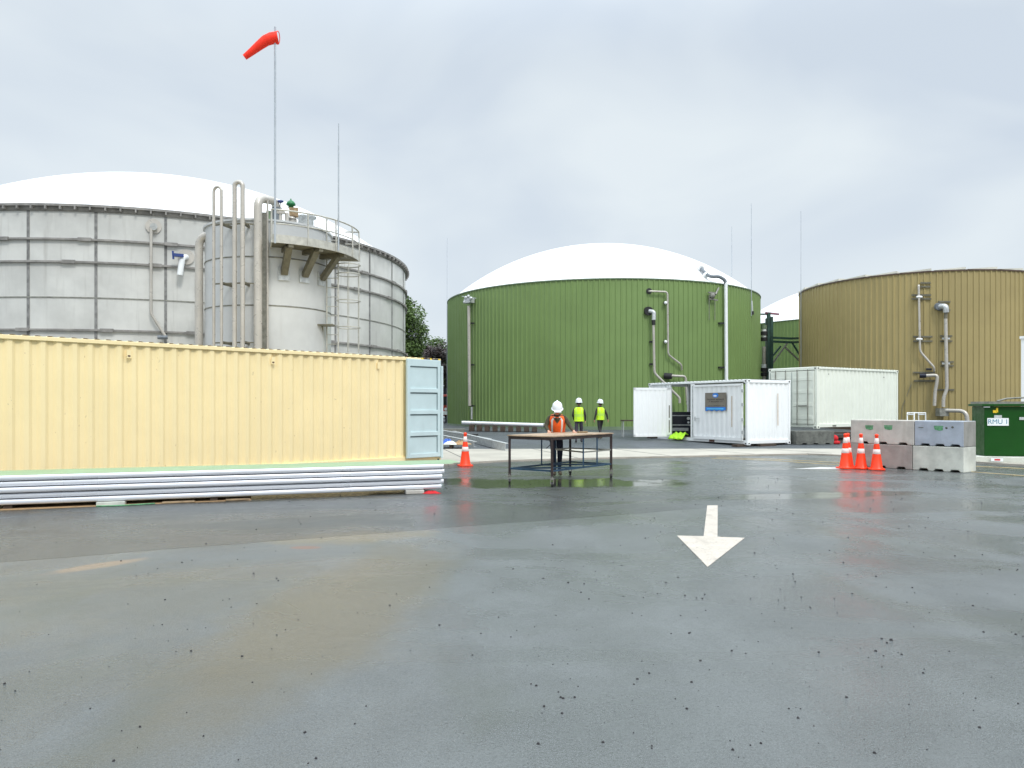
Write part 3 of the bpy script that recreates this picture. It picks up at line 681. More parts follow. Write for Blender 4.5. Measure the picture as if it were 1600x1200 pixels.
# ------------------------------------------------------------------ containers
def corr(g, p0, u, L, z0, z1, nrm, pitch=.275, depth=.045, phase=0):
    """corrugated sheet along u, trapezoid waves in and out"""
    pts = []; s = 0; p0 = Vector(p0); u = Vector(u); nrm = Vector(nrm); q = pitch
    while s < L:
        for fr_, dd in ((0, 0), (.27, 0), (.5, -depth), (.77, -depth)):
            if s + fr_ * q < L: pts.append(p0 + u * (s + fr_ * q) + nrm * dd)
        s += q
    pts.append(p0 + u * L)
    n = len(pts); V = [(p.x, p.y, z0) for p in pts] + [(p.x, p.y, z1) for p in pts]
    g.add(V, [(i, i + 1, n + i + 1, n + i) for i in range(n - 1)])
def container(label, corner, ang, L, Wd, H, z0, m, name='shipping_container', sides='FBLR', sidecut=None, dark=None):
    """corner = near corner; local x runs along the long side, local y to the back; u = long dir"""
    t = thing(name, label, 'container', (corner[0], corner[1], z0), ang)
    fr_ = MB(); p = .11
    for x in (p / 2, L - p / 2):
        for y in (p / 2, Wd - p / 2): fr_.box((x, y, H / 2), (p, p * 1.0, H))
    for y in (.035, Wd - .035):
        fr_.box((L / 2, y, H - .04), (L - 2 * p, .07, .08)); fr_.box((L / 2, y, .11), (L - 2 * p, .07, .14))
    for x in (.035, L - .035):
        fr_.box((x, Wd / 2, H - .06), (.07, Wd - 2 * p, .12)); fr_.box((x, Wd / 2, .11), (.07, Wd - 2 * p, .14))
    f_ = fr_.build('frame', m, t, bevel=.008, local=True)
    for x in (.085, L - .085):
        for y in (.08, Wd - .08):
            for z in (.055, H - .055):
                cs = MB().box((x, y, z), (.19, .18, .13)).build('corner_casting', m, t, bevel=.01, local=True)
                MB().box((x, y + (-.0915 if y < 1 else .0915), z), (.07, .006, .05)).build('casting_hole', M['dark'], cs, local=True)
                MB().box((x + (-.0965 if x < 1 else .0965), y, z), (.006, .07, .05)).build('casting_hole', M['dark'], cs, local=True)
    w_ = MB()
    if 'F' in sides: corr(w_, (p, .03, 0), (1, 0, 0), L - 2 * p, .16, H - .07, (0, -1, 0))
    if 'B' in sides: corr(w_, (p, Wd - .03, 0), (1, 0, 0), L - 2 * p, .16, H - .07, (0, 1, 0))
    if 'L' in sides: corr(w_, (.03, p, 0), (0, 1, 0), Wd - 2 * p, .16, H - .1, (-1, 0, 0))
    if 'R' in sides: corr(w_, (L - .03, p, 0), (0, 1, 0), Wd - 2 * p, .16, H - .1, (1, 0, 0))
    if w_.v: w_.build('side_panel', m, t, local=True)
    MB().box((L / 2, Wd / 2, .15), (L - .08, Wd - .08, .05)).build('floor', M['dull_dark'], t, local=True)
    rf = MB(); corr_n = int(L / .21)
    V = []; 
    for k in range(corr_n + 1):
        x = .05 + (L - .1) * k / corr_n
        for dx, dz in ((0, 0), (.06, 0), (.09, .022), (.15, .022)):
            if k < corr_n: V.append((x + dx, dz))
    pts = V; n = len(pts); rf.add([(x, .04, H - .002 + z) for x, z in pts] + [(x, Wd - .04, H - .002 + z) for x, z in pts], [(i, i + 1, n + i + 1, n + i) for i in range(n - 1)])
    rf.build('roof', m, t, local=True)
    return t

# cream 40 ft container: near (right) corner C0, runs left and towards the camera
C0 = Vector((-2.04, 21.5)); ud = Vector((-.712, -.702)).normalized()
Lc = 12.19; left = C0 + ud * Lc; ang = math.atan2(-ud.y, -ud.x)
cc = container('long cream yellow shipping container with corrugated side, standing before the stainless tank', left, ang, Lc, 2.44, 2.90, .06, M['cream_paint'], sides='FBL')
b = MB()
for x in (Lc - 5.1, Lc - 8.3, Lc - 2.0 - .1): b.box((x, -.004, 2.64), (.09, .02, .17))
lugs = b.build('lashing_lug', M['cream_paint'], cc, local=True)
b = MB()
for x in (Lc - 5.1, Lc - 8.3): b.box((x, -.016, 2.60), (.05, .006, .03))
b.build('slot', M['rust'], lugs, local=True)
# hazard stripes on the top rail near the door end
for k in range(5):
    MB().box((Lc - .05 - k * .15, -.008, 2.862), (.072, .014, .088)).build('hazard_stripe', M['yellow'] if k % 2 == 0 else M['dark'], cc, local=True)
    if k < 4: MB().box((Lc - .125 - k * .15, -.008, 2.862), (.072, .014, .088)).build('hazard_stripe', M['dark'] if k % 2 == 0 else M['rust'], cc, local=True)
# door leaf swung right round against the side: its ribbed inner face shows
DW = 1.18
b = MB(); b.box((Lc - .07 - DW / 2, -.07, 1.50), (DW, .035, 2.72)); dl = b.build('door', M['blue_grey'], cc, local=True)
dl['label'] = 'blue grey door swung back flat against the cream side'
b = MB(); x0, x1 = Lc - .07 - DW, Lc - .07
for x in (x0 + .05, x1 - .07): b.box((x, -.108, 1.50), (.10, .04, 2.72))
for z in (.20, .80, 1.40, 2.0, 2.76): b.box(((x0 + x1) / 2, -.106, z), (DW - .02, .035, .12 if z < 2.3 else .2))
b.build('door_rib', M['blue_grey'], dl, bevel=.012, local=True)
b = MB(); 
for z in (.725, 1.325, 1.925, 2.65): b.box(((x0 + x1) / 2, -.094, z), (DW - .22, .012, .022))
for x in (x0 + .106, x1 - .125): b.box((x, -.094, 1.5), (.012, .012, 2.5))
b.build('door_shadow_gasket', M['blue_grey_dark'], dl, local=True)  # dark strips: shade put in below the ribs, black gasket along the uprights
b = MB(); b.box((Lc - .02, -.06, 1.40), (.07, .10, 2.60)); b.build('door_post', M['blue_grey'], cc, bevel=.01, local=True)
MB().box((Lc + .012, -.05, 1.4), (.012, .11, 2.6)).build('door_seal', M['sign_white'], cc, local=True)

# white 20 ft container with side doors and sign
K = Vector((9.29, 29.8)); u1 = Vector((-.484, .875)).normalized(); u2 = Vector((.875, .484)).normalized(); LL, WW = 6.06, 2.44
# local frame: origin at far-left corner of the sign side, x towards K
org = K + u1 * LL; ang = math.atan2(-u1.y, -u1.x)
wc = container('white container with a sign and one side door open, before the green tank', org, ang, LL, WW, 2.59, .10, M['white_paint'], sides='R')
def WL(s): return LL - s       # local x of a point s metres from the near corner
# side wall pieces (sign side y=0): fixed strip at far left, closed double leaf, opening between
b = MB(); corr(b, (.11, .03, 0), (1, 0, 0), WL(4.62) - .11, .17, 2.50, (0, -1, 0)); b.build('side_panel', M['white_paint'], wc, local=True)
b = MB(); b.box((WL(4.60), .05, 1.32), (.10, .1, 2.33)); b.box((WL(3.18), .05, 1.32), (.14, .1, 2.33)); b.box((WL(3.02), -.02, 1.32), (.05, .05, 2.33)); b.build('door_post', M['white_paint'], wc, bevel=.01, local=True)
b = MB(); corr(b, (WL(2.98), -.02, 0), (1, 0, 0), 2.72, .26, 2.36, (0, -1, 0))
b.box((WL(1.62), -.03, .21), (2.78, .05, .12)); b.box((WL(1.62), -.03, 2.40), (2.78, .05, .08)); b.box((WL(.24), -.03, 1.31), (.06, .05, 2.2)); b.box((WL(3.0) + .03, -.03, 1.31), (.06, .05, 2.2))
cd = b.build('closed_door', M['white_paint'], wc, local=True)
b = MB(); 
for z in (.5, 1.0, 1.6, 2.15): b.box((WL(.20), -.06, z), (.10, .04, .12))
b.build('hinge', M['galv'], cd, local=True)
b = MB(); b.bar((WL(2.95), -.075, 1.02), (WL(2.62), -.075, 1.0), .03); b.box((WL(2.9), -.06, 1.02), (.07, .03, .14)); b.build('handle', M['galv'], cd, local=True)
MB().tube([(WL(3.09), -.03, .2), (WL(3.09), -.03, 2.4)], .018, 6).build('lock_rod', M['galv'], wc, local=True)
MB().box((WL(.80), -.034, 1.32), (.022, .012, 1.25)).build('rust_streak', M['cardboard'], cd, local=True)
MB().box((LL + .008, 1.70, 1.40), (.012, .022, 1.3)).build('rust_streak', M['cardboard'], wc, local=True)
# back wall closed, open on the far side opposite the doorway (the tank shows through)
b = MB(); corr(b, (.11, WW - .03, 0), (1, 0, 0), .5, .16, 2.5, (0, 1, 0)); corr(b, (4.4, WW - .03, 0), (1, 0, 0), LL - 4.5, .16, 2.5, (0, 1, 0)); b.build('side_panel', M['white_paint'], wc, local=True)
for q in (2.0, 4.1): MB().box((q, -.006, .10), (.30, .02, .09)).build('fork_pocket', M['rust'], wc, local=True)
# open leaf
inv = frame(wc).inverted()
h0 = inv @ Vector((7.07, 33.62, 0)); h1 = inv @ Vector((5.33, 33.1, 0)); h0.z = h1.z = 0
uu = (h1 - h0).normalized(); nn = Vector((uu.y, -uu.x, 0)); Ld = (h1 - h0).length
if (frame(wc).to_3x3() @ nn).y > 0: nn = -nn
b = MB(); corr(b, h0 + uu * .22 + nn * .02, uu, Ld - .3, .27, 2.28, nn, .22, .02)
for s, wd in ((.1, .22), (Ld - .04, .08)): b.box(h0 + uu * s + Vector((0, 0, 1.27)), (wd, .05, 2.15), ax=(uu, nn, (0, 0, 1)))
for z in (.24, 2.30): b.box(h0 + uu * (Ld / 2) + Vector((0, 0, z)), (Ld, .05, .10), ax=(uu, nn, (0, 0, 1)))
ol = b.build('open_door', M['white_paint'], wc, local=True); ol['label'] = 'white corrugated door leaf standing open'
b = MB(); 
for z in (.65, 1.30): b.box(h0 + uu * .09 + nn * .03 + Vector((0, 0, z)), (.05, .02, .55), ax=(uu, nn, (0, 0, 1)))
b.build('door_slot', M['galv_dark'], ol, local=True)
# sign on the closed door
sx = WL(1.70); sg = MB()
n = 24; top, bot = 2.09, 1.40; x0, x1 = sx - .60, sx + .60
V = [(x0, -.036, top), (x1, -.036, top)] + [(x1 - (x1 - x0) * k / n, -.036, 1.34 + .018 * math.sin(k * 2 * PI / 6)) for k in range(n + 1)]
V2 = [(x, y - .014, z) for x, y, z in V]; m_ = len(V)
sg.add(V + V2, [list(range(m_)), list(range(m_, 2 * m_))] + [(i, (i + 1) % m_, m_ + (i + 1) % m_, m_ + i) for i in range(m_)])
so_ = sg.build('sign', M['sign_brown'], wc, local=True)
b = MB(); V = [(x0 + .01, -.0535, 1.50), (x1 - .01, -.0535, 1.50)] + [(x1 - .01 - (x1 - x0 - .02) * k / n, -.0535, 1.352 + .018 * math.sin(k * 2 * PI / 6)) for k in range(n + 1)]
b.add(V, [list(range(len(V)))]); b.build('wave_band', M['logo_blue'], so_, local=True)
b = MB(); b.box((sx - .02, -.056, 1.425), (.95, .003, .045)); b.build('wave_highlight', M['logo_light'], so_, local=True)
b = MB(); b.add([(sx + .17 * math.cos(q * PI / 10), -.0535, 1.99 + .10 * math.sin(q * PI / 10)) for q in range(20)], [list(range(20))]); b.build('logo', M['logo_blue'], so_, local=True)
b = MB(); b.add([(sx - .02 + .10 * math.cos(q * PI / 10), -.056, 1.965 + .032 * math.sin(q * PI / 10)) for q in range(20)], [list(range(20))]); b.build('logo_mark', M['sign_white'], so_, local=True)
# the lettering is too small to read in the photo: rows of short dark strokes
rs = random.Random(11)
for z, xa, xb, hh in ((1.815, -.48, .50, .055), (1.725, -.36, .42, .05), (1.55, -.40, .48, .035)):
    b = MB(); x = xa
    while x < xb:
        wd = rs.uniform(.028, .05)
        b.box((sx + x, -.0545, z), (wd * .35, .003, hh)); b.box((sx + x + wd * .4, -.0545, z + rs.choice([-.4, 0, .4]) * hh), (wd * .6, .003, hh * .22)); x += wd + .014
        if rs.random() < .12: x += .04
    b.build('lettering', M['dark'], so_, local=True)
frm = MB()
for x in (x0 + .012, x1 - .012): frm.box((x, -.055, 1.72), (.02, .004, .73))
frm.box((sx, -.055, 2.08), (1.2, .004, .02)); frm.build('sign_border', M['bracket'], so_, local=True)
# what stands inside: dark machine, and a hi-vis jacket on the sill
mc = thing('generator', 'dark blue black machine standing inside the white container doorway', 'machine', (7.75, 34.95, .28), ang * 0 - .1)
b = MB(); b.box((0, 0, .55), (1.5, .8, 1.1)); b.build('body', M['machine'], mc, bevel=.03, local=True)
b = MB(); b.box((0, -.41, .93), (1.3, .03, .04)); b.box((0, -.41, .5), (1.3, .03, .05)); b.box((-.1, -.42, .30), (.9, .02, .14)); b.build('trim_strip', M['galv'], mc, local=True)
MB().tube([(.35, -.40, .80), (.35, -.46, .80)], .07, 12).build('gauge', M['sign_white'], mc, local=True); MB().tube([(.35, -.40, .62), (.35, -.46, .62)], .05, 12).build('gauge', M['sign_white'], mc, local=True)
jl = org - u1 * (WL(3.9)) + u2 * .02
jl = K + u1 * 3.95 - u2 * .02
b = MB(); rs = random.Random(5)
nu, nv = 14, 8; V = []
for i in range(nu + 1):
    for j in range(nv + 1):
        s = (i / nu - .5) * .85; tq = j / nv
        p = Vector((jl.x, jl.y, 0)) - Vector((u1.x, u1.y, 0)) * s - Vector((u2.x, u2.y, 0)) * (.25 * tq - .15 * (1 - tq))
        V.append((p.x + rs.uniform(-.01, .01), p.y, .42 + .13 * math.sin(i * 1.3) * math.cos(j) * .5 - .24 * tq * tq + rs.uniform(-.01, .015)))
b.add(V, [(i * (nv + 1) + j, (i + 1) * (nv + 1) + j, (i + 1) * (nv + 1) + j + 1, i * (nv + 1) + j + 1) for i in range(nu) for j in range(nv)], True)
o = b.build('hivis_jacket', M['lime']); tag(o, 'crumpled lime hi-vis jacket dropped on the sill of the white container doorway', 'jacket')
so2 = o.modifiers.new('solid', 'SOLIDIFY'); so2.thickness = .03
# timber pads under the white container
for i, (s, q) in enumerate(((.25, .0), (.3, 2.2), (5.6, .1), (.0, 1.0))):
    p = K + u1 * s + u2 * q; b = MB(); b.box((p.x, p.y, gz(p.y) + .045), (.30, .9, .09), ang)
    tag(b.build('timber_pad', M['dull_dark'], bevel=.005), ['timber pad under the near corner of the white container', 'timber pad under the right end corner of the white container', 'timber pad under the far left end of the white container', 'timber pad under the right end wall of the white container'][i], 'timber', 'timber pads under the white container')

# off-white 20 ft container raised on blocks
K2 = Vector((12.8, 31.7)); v1 = Vector((.84, .543)).normalized(); ang2 = math.atan2(v1.y, v1.x)
oc = container('off-white ribbed container raised on concrete blocks, right of the white container', K2, ang2, 6.06, 2.44, 2.59, .70, M['offwhite_paint'], sides='FBR')
for k in range(2):
    y0 = .12 + k * 1.11; b = MB(); b.box((-.005, y0 + .545, 1.31), (.05, 1.085, 2.26))
    for z in (.45, 1.0, 1.55, 2.1): b.box((-.028, y0 + .545, z), (.03, .95, .16))
    dr = b.build('door', M['offwhite_paint'], oc, bevel=.01, local=True)
    for yy in (.28, .80):
        MB().tube([(-.075, y0 + yy, .12), (-.075, y0 + yy, 2.5)], .02, 6).build('lock_rod', M['galv_dark'], dr, local=True)
    MB().bar((-.10, y0 + .28, .95), (-.10, y0 + .72, .95), .03, .05).build('handle', M['galv_dark'], dr, local=True)
    MB().box((-.004, y0 + 1.095, 1.31), (.05, .02, 2.2)).build('door_seal', M['blue_grey_dark'], dr, local=True)
b = MB(); b.box((1.2, -.005, .10), (.25, .012, .07)); b.box((4.9, -.005, 2.25), (.06, .012, .05)); b.box((.8, -.005, 2.3), (.04, .012, .05)); b.build('vent', M['galv_dark'], oc, local=True)

# blocks under it
def block(label, c, ang, L_, D_, H_, z, m, cat='concrete block', name='concrete_block', group=None, notch=True, endgrey=False):
    """concrete block with forklift notches along its bottom edge, local origin at bottom centre"""
    o = thing(name, label, cat, (c[0], c[1], z), ang, group); o_ = None
    bpy.data.objects.remove(o)
    b = MB(); nw, nh = .12, .055
    xs_ = [-L_ / 2]
    cn = [-L_ * .28, L_ * .02, L_ * .33] if notch else []
    prof = [(-L_ / 2, 0)]
    for q in cn: prof += [(q - nw, 0), (q - nw * .7, nh), (q + nw * .7, nh), (q + nw, 0)]
    prof += [(L_ / 2, 0), (L_ / 2, H_), (-L_ / 2, H_)]
    n_ = len(prof); V = [(x, -D_ / 2, zz) for x, zz in prof] + [(x, D_ / 2, zz) for x, zz in prof]
    b.add(V, [list(range(n_)), list(range(n_, 2 * n_))[::-1]] + [(i, n_ + i, n_ + (i + 1) % n_, (i + 1) % n_) for i in range(n_)])
    o = b.build(name, [m, M['concrete_grey']] if endgrey else m, bevel=.018)
    if endgrey: o.data.polygons[2 + n_ - 3].material_index = 1
    o.location = (c[0], c[1], z); o.rotation_euler = (0, 0, ang)
    return tag(o, label, cat, group)
block('dark scuffed concrete block with pale scrape marks under the off-white container', (12.35, 31.25), ang2 * .3, 1.7, .7, .56, gz(31), M['concrete_dark'], group='concrete blocks under the container')
block('dark concrete block under the far end of the off-white container', (16.9, 34.6), ang2, .7, 1.2, .52, gz(34.6), M['concrete_dark'], group='concrete blocks under the container', notch=False)
for k in range(3):
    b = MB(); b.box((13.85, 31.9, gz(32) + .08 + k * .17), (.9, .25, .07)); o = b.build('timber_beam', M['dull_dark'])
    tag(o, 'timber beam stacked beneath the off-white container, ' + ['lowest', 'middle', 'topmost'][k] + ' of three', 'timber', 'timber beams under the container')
b = MB(); b.sphere((13.3, 31.2, gz(31) + .25), .16, 8, (1.1, .9, .9)); b.lathe([(.17, 0), (.2, .02), (.19, .10), (.1, .14)], (13.35, 31.2, gz(31) + .02), 12)
tag(b.build('fuel_can', M['red_cloth']), 'small red container tucked beneath the off-white container', 'fuel can')

# ------------------------------------------------------------------ concrete barrier stack and cones
e = Vector((-.622, .783)); e2 = Vector((.783, .622)); BK = Vector((10.95, 18.3)); ba = math.atan2(-e.y, -e.x)
def bp(s, tt_): p = BK + e * s + e2 * tt_; return (p.x, p.y)
D_ = .74
block('pale concrete block with a smeared face, bottom right of the barrier stack', bp(.60, D_ / 2), ba, 1.20, D_, .62, 0, M['concrete_barrier'], group='stacked concrete barrier blocks')
block('brown stained concrete block behind the traffic cones, bottom left of the stack', bp(2.02, D_ / 2), ba, 1.62, D_, .62, 0, M['concrete_brown'], group='stacked concrete barrier blocks')
bb = block('beige concrete block with two green stencils, top left of the stack', bp(1.99, D_ / 2), ba, 1.66, D_, .63, .625, M['concrete_pink'], group='stacked concrete barrier blocks')
bl = block('blue grey concrete block with one green stencil, top right of the stack', bp(.575, D_ / 2), ba, 1.15, D_, .63, .625, M['concrete_blue'], endgrey=True, group='stacked concrete barrier blocks')
def stencil(par, x, z):
    b = MB(); rs = random.Random(int(x * 100))
    b.add([(x - .11, -D_ / 2 - .003, z + .04), (x + .10, -D_ / 2 - .003, z + .04), (x + .10, -D_ / 2 - .003, z - .04), (x + .02, -D_ / 2 - .003, z - .055), (x - .09, -D_ / 2 - .003, z - .03)], [(0, 1, 2, 3, 4)])
    b.add([(x - .11, -D_ / 2 - .004, z + .07), (x + .11, -D_ / 2 - .004, z + .07), (x + .11, -D_ / 2 - .004, z + .045), (x - .11, -D_ / 2 - .004, z + .045)], [(0, 1, 2, 3)])
    b.build('stencil', M['stencil'], par, local=True)
stencil(bb, -.32, .42); stencil(bb, .18, .43); stencil(bl, .0, .44)
b = MB(); b.box((-.42, -D_ / 2 - .003, .46), (.12, .004, .02)); b.sphere((.18, -D_ / 2, .46), .03, 6, (1, .15, 1)); b.sphere((.32, -D_ / 2, .48), .03, 6, (1, .15, 1)); b.build('scuff_mark', M['concrete_dark'], bl, local=True)
b = MB()
for s in (.25, .55, .85, 1.35, 1.75, 2.2, 2.6): b.box((0, 0, 0), (0.001, 0.001, 0.001))
# flat lids of pale mortar on top
for s, L_ in ((.45, .5), (1.5, .45), (2.3, .5)):
    pass
def cone_build(group=None):
    t = thing('traffic_cone', 'x', 'cone', (0, 0, 0), 0, group)
    b = MB(); b.poly([(-.19, -.13), (-.13, -.19), (.13, -.19), (.19, -.13), (.19, .13), (.13, .19), (-.13, .19), (-.19, .13)], 0, .035)
    b.build('base', M['orange'], t, bevel=.006, local=True)
    def r_(z): return .150 - (.150 - .033) * z / .86
    b = MB()
    b.lathe([(.165, .034), (r_(.06), .07), (r_(.40), .40)], (0, 0, 0), 24); b.lathe([(r_(.52), .52), (r_(.66), .66)], (0, 0, 0), 24)
    b.lathe([(r_(.80), .80), (.036, .84), (.048, .86), (.048, .885), (.03, .905), (.001, .91)], (0, 0, 0), 24); b.build('body', M['orange'], t, local=True)
    b = MB(); b.lathe([(r_(.40), .40), (r_(.40) + .003, .402), (r_(.52) + .003, .518), (r_(.52), .52)], (0, 0, 0), 24); b.build('band', M['cone_band'], t, local=True)
    b = MB(); b.lathe([(r_(.66), .66), (r_(.66) + .003, .662), (r_(.80) + .003, .798), (r_(.80), .80)], (0, 0, 0), 24); b.build('band', M['cone_band'], t, local=True)
    return t
G_ = 'orange traffic cones with white bands'
c0 = cone_build(G_); spots = [(-1.27, 20.5, .3, 'lone orange traffic cone by the kerb, right of the cream container door'),
    (8.66, 19.62, .1, 'leftmost orange cone of the cluster, in front of the concrete barrier'), (9.02, 19.52, .5, 'middle orange cone of the cluster, in front of the brown concrete block'),
    (9.27, 19.2, 1.2, 'right and nearest orange cone of the cluster beside the concrete barrier'), (8.88, 19.97, .8, 'orange cone half hidden behind the leftmost cone of the cluster')]
for i, (x, y, a, lb) in enumerate(spots):
    c_ = c0 if i == 0 else copy_tree(c0); c_.location = (x, y, .006 if i else .0); c_.rotation_euler = (0, 0, a); c_['label'] = lb
    if i == 0: c_.location = (x, y, .0)

# ------------------------------------------------------------------ electrical cabinets on their plinth
def text_mesh(body, size, m, parent, loc, rx=PI / 2, rz=0, name='lettering', bold=.0):
    cu = bpy.data.curves.new('t', 'FONT'); cu.body = body; cu.size = size; cu.extrude = .001; cu.offset = bold; cu.align_x = 'CENTER'; cu.align_y = 'CENTER'
    tmp = bpy.data.objects.new('t', cu); COL.objects.link(tmp); dg = bpy.context.evaluated_depsgraph_get(); me = bpy.data.meshes.new_from_object(tmp.evaluated_get(dg)); bpy.data.objects.remove(tmp)
    me.materials.clear(); me.materials.append(m); o = bpy.data.objects.new(name, me); COL.objects.link(o); o.parent = parent; o.location = loc; o.rotation_euler = (rx, 0, rz); return o
b = MB(); pl = [(13.2, 22.1), (17.2, 20.3), (18.0, 22.0), (13.9, 23.6)]; b.poly(pl, -.02, .17)
pla = tag(b.build('plinth', M['concrete_barrier'], bevel=.02), 'low concrete plinth carrying the green electrical cabinets', 'plinth')
ca = math.atan2(20.3 - 22.1, 17.2 - 13.2) * .45
def cabinet(label, c, txt):
    t = thing('electrical_cabinet', label, 'cabinet', (c[0], c[1], .17), ca, 'green electrical cabinets')
    b = MB(); b.box((.70, .45, .73), (1.38, .9, 1.44)); b.build('body', M['cabinet'], t, bevel=.015, local=True)
    b = MB(); b.box((.70, .42, 1.49), (1.56, 1.04, .07)); b.build('lid', M['cabinet'], t, bevel=.01, local=True)
    b = MB(); b.box((.70, -.012, .70), (.012, .02, 1.35)); b.build('door_seam', M['dark'], t, local=True) if False else None
    s = MB().box((.36, -.012, 1.00), (.56, .02, .22)).build('sign', M['sign_white'], t, local=True); s['label'] = 'white plate reading ' + txt if txt else 'plain white plate'
    if txt: text_mesh(' '.join(txt.replace(' ', '')) if 0 else txt, .19, M['sign_blue'], s, (.36, -.024, 1.00), bold=0)
    b = MB(); b.box((.28, -.008, 1.30), (.10, .012, .08)); b.box((.34, -.008, 1.34), (.05, .012, .13)); b.build('warning_sticker', M['yellow'], t, local=True)
    b = MB(); b.box((.36, -.012, 1.15), (.20, .02, .09)); b.box((.98, -.012, 1.10), (.12, .02, .08)); b.build('handle', M['galv'], t, local=True)
    b = MB(); b.box((.06, -.03, 1.43), (.16, .03, .03)); b.box((1.33, -.03, 1.40), (.16, .03, .03)); b.build('lifting_lug', M['sign_white'], t, local=True)
    return t
cabinet('dark green electrical cabinet with white RMU 1 plate, beside the concrete barrier', (13.74, 21.98), 'RMU 1')
q = Matrix.Rotation(ca, 2) @ Vector((1.62, -.02)); cabinet('dark green electrical cabinet cut by the right edge of the picture', (13.74 + q.x, 21.98 + q.y), '')
b = MB(); b.box((13.95, 21.72, .085), (.30, .012, .10), ca * 2.2)
st = b.build('plinth_plate', M['sign_white'], pla); MB().box((13.955, 21.712, .085), (.14, .008, .05), ca * 2.2).build('red_mark', M['sticker_red'], st)
b = MB(); b.box((15.9, 23.6, 1.72), (2.6, .9, .10)); b.tube([(14.9, 23.2, 1.78), (15.2, 23.2, 1.86), (15.9, 23.2, 1.9), (16.5, 23.2, 1.82)], .03, 6)
for x in (14.75, 17.0): b.box((x, 23.6, .85), (.12, .8, 1.70))
tag(b.build('cable_bench', M['galv_dark']), 'grey metal cable bench behind the green electrical cabinets', 'bench')
# white framed cabin at the right edge
kb = thing('plant_cabin', 'white framed cabin with dark window panels at the right edge', 'cabin', (17.12, 25.4, 0), -.66)
b = MB()
for x in (.065, 3.6):
    for y in (.065, 2.3): b.box((x, y, 1.95), (.13, .13, 3.9))
for z in (1.95, 2.78, 3.84):
    for y in (.065, 2.3): b.box((1.83, y, z), (3.4, .12, .12))
    for x in (.065, 3.6): b.box((x, 1.18, z), (.12, 2.1, .12))
b.build('frame', M['white_paint'], kb, bevel=.01, local=True)
MB().b2(.1, 3.55, .06, .08, 2.0, 3.8).build('window', M['glass'], kb, local=True); MB().b2(.06, .08, .1, 2.25, 2.0, 3.8).build('window', M['glass'], kb, local=True)
MB().b2(.1, 3.6, .05, 2.25, .02, 1.9).build('wall', M['galv'], kb, local=True); MB().b2(-.04, 3.7, -.04, 2.4, 3.9, 3.98).build('roof', M['white_paint'], kb, local=True)
# small white stool frame behind the barrier
sf = thing('white_frame', 'small white tubular frame standing behind the beige concrete block', 'frame', (12.4, 23, 0))
a_, b_ = W(1428.5, 645, 23), W(1446, 645, 23)
for dy in (0, .4): MB().tube([(a_.x, 23 + dy, 0), (a_.x, 23 + dy, a_.z), (b_.x, 23 + dy, b_.z), (b_.x + .03, 23 + dy, 0)], .022, 6).build('hoop', M['sign_white'], sf)
b = MB()
for x in (a_.x, b_.x): b.tube([(x, 23, a_.z - .05), (x, 23.4, a_.z - .05)], .02, 6)
b.build('crossbar', M['sign_white'], sf)

# ------------------------------------------------------------------ insulated roof panels in a stack
PA = Vector((-1.29, 14.15)); pu = Vector((-.941, -.338)); pn = Vector((-.338, .941)); Lp = 12.0; Wp = 1.08
for k in range(5):
    z0 = .07 + k * .094; h = .086; off = [.0, .03, -.02, .02, .0][k]; ext = [.04, -.01, .03, -.02, .0][k]
    t = thing('roof_panel', ['bottom', 'second from bottom', 'middle', 'second from top', 'top'][k] + ' insulated panel of the stack lying before the cream container', 'roof panel', (PA.x, PA.y, z0), math.atan2(-pu.y, -pu.x), 'insulated roof panels stacked on the ground')
    # local x to the right end; body runs -x
    x1 = -ext; b = MB(); b.box((x1 - Lp / 2, Wp / 2 + off + .02, h / 2), (Lp - .04, Wp - .05, h - .008)); b.build('core', M['foam'], t, local=True)
    b = MB()
    prof = [(.004 - .034 * math.cos(R_(q)) ** .5, h * (.52 + .47 * math.sin(R_(q)))) for q in (-80, -50, -20, 10, 40, 65, 85)]
    m7 = len(prof); V = [(x1, off + y, z) for y, z in prof] + [(x1 - Lp, off + y, z) for y, z in prof]
    b.add(V, [(i, i + 1, m7 + i + 1, m7 + i) for i in range(m7 - 1)], True)
    b.add([(x1, off + y, z) for y, z in prof] + [(x1, off + .012, h), (x1, off + .012, .0)], [list(range(m7 + 2))])
    b.build('edge_trim', M['panel_white'], t, local=True)
    b = MB(); mm = M['panel_green'] if k == 4 else M['panel_white']
    y = off; pp = [(off - .004, h)]
    while y < off + Wp - .2: pp += [(y + .10, h), (y + .12, h + .006), (y + .15, h + .006), (y + .17, h)]; y += .2
    pp.append((off + Wp, h)); n = len(pp)
    ex = .42 if k == 4 else 0
    b.add([(x1 + (ex if yy > off + .3 else (ex * .5 if k == 4 else 0)), yy, z + .001) for yy, z in pp] + [(x1 - Lp, yy, z + .001) for yy, z in pp], [(i, i + 1, n + i + 1, n + i) for i in range(n - 1)])
    so_ = b.build('top_sheet', mm, t, local=True); 
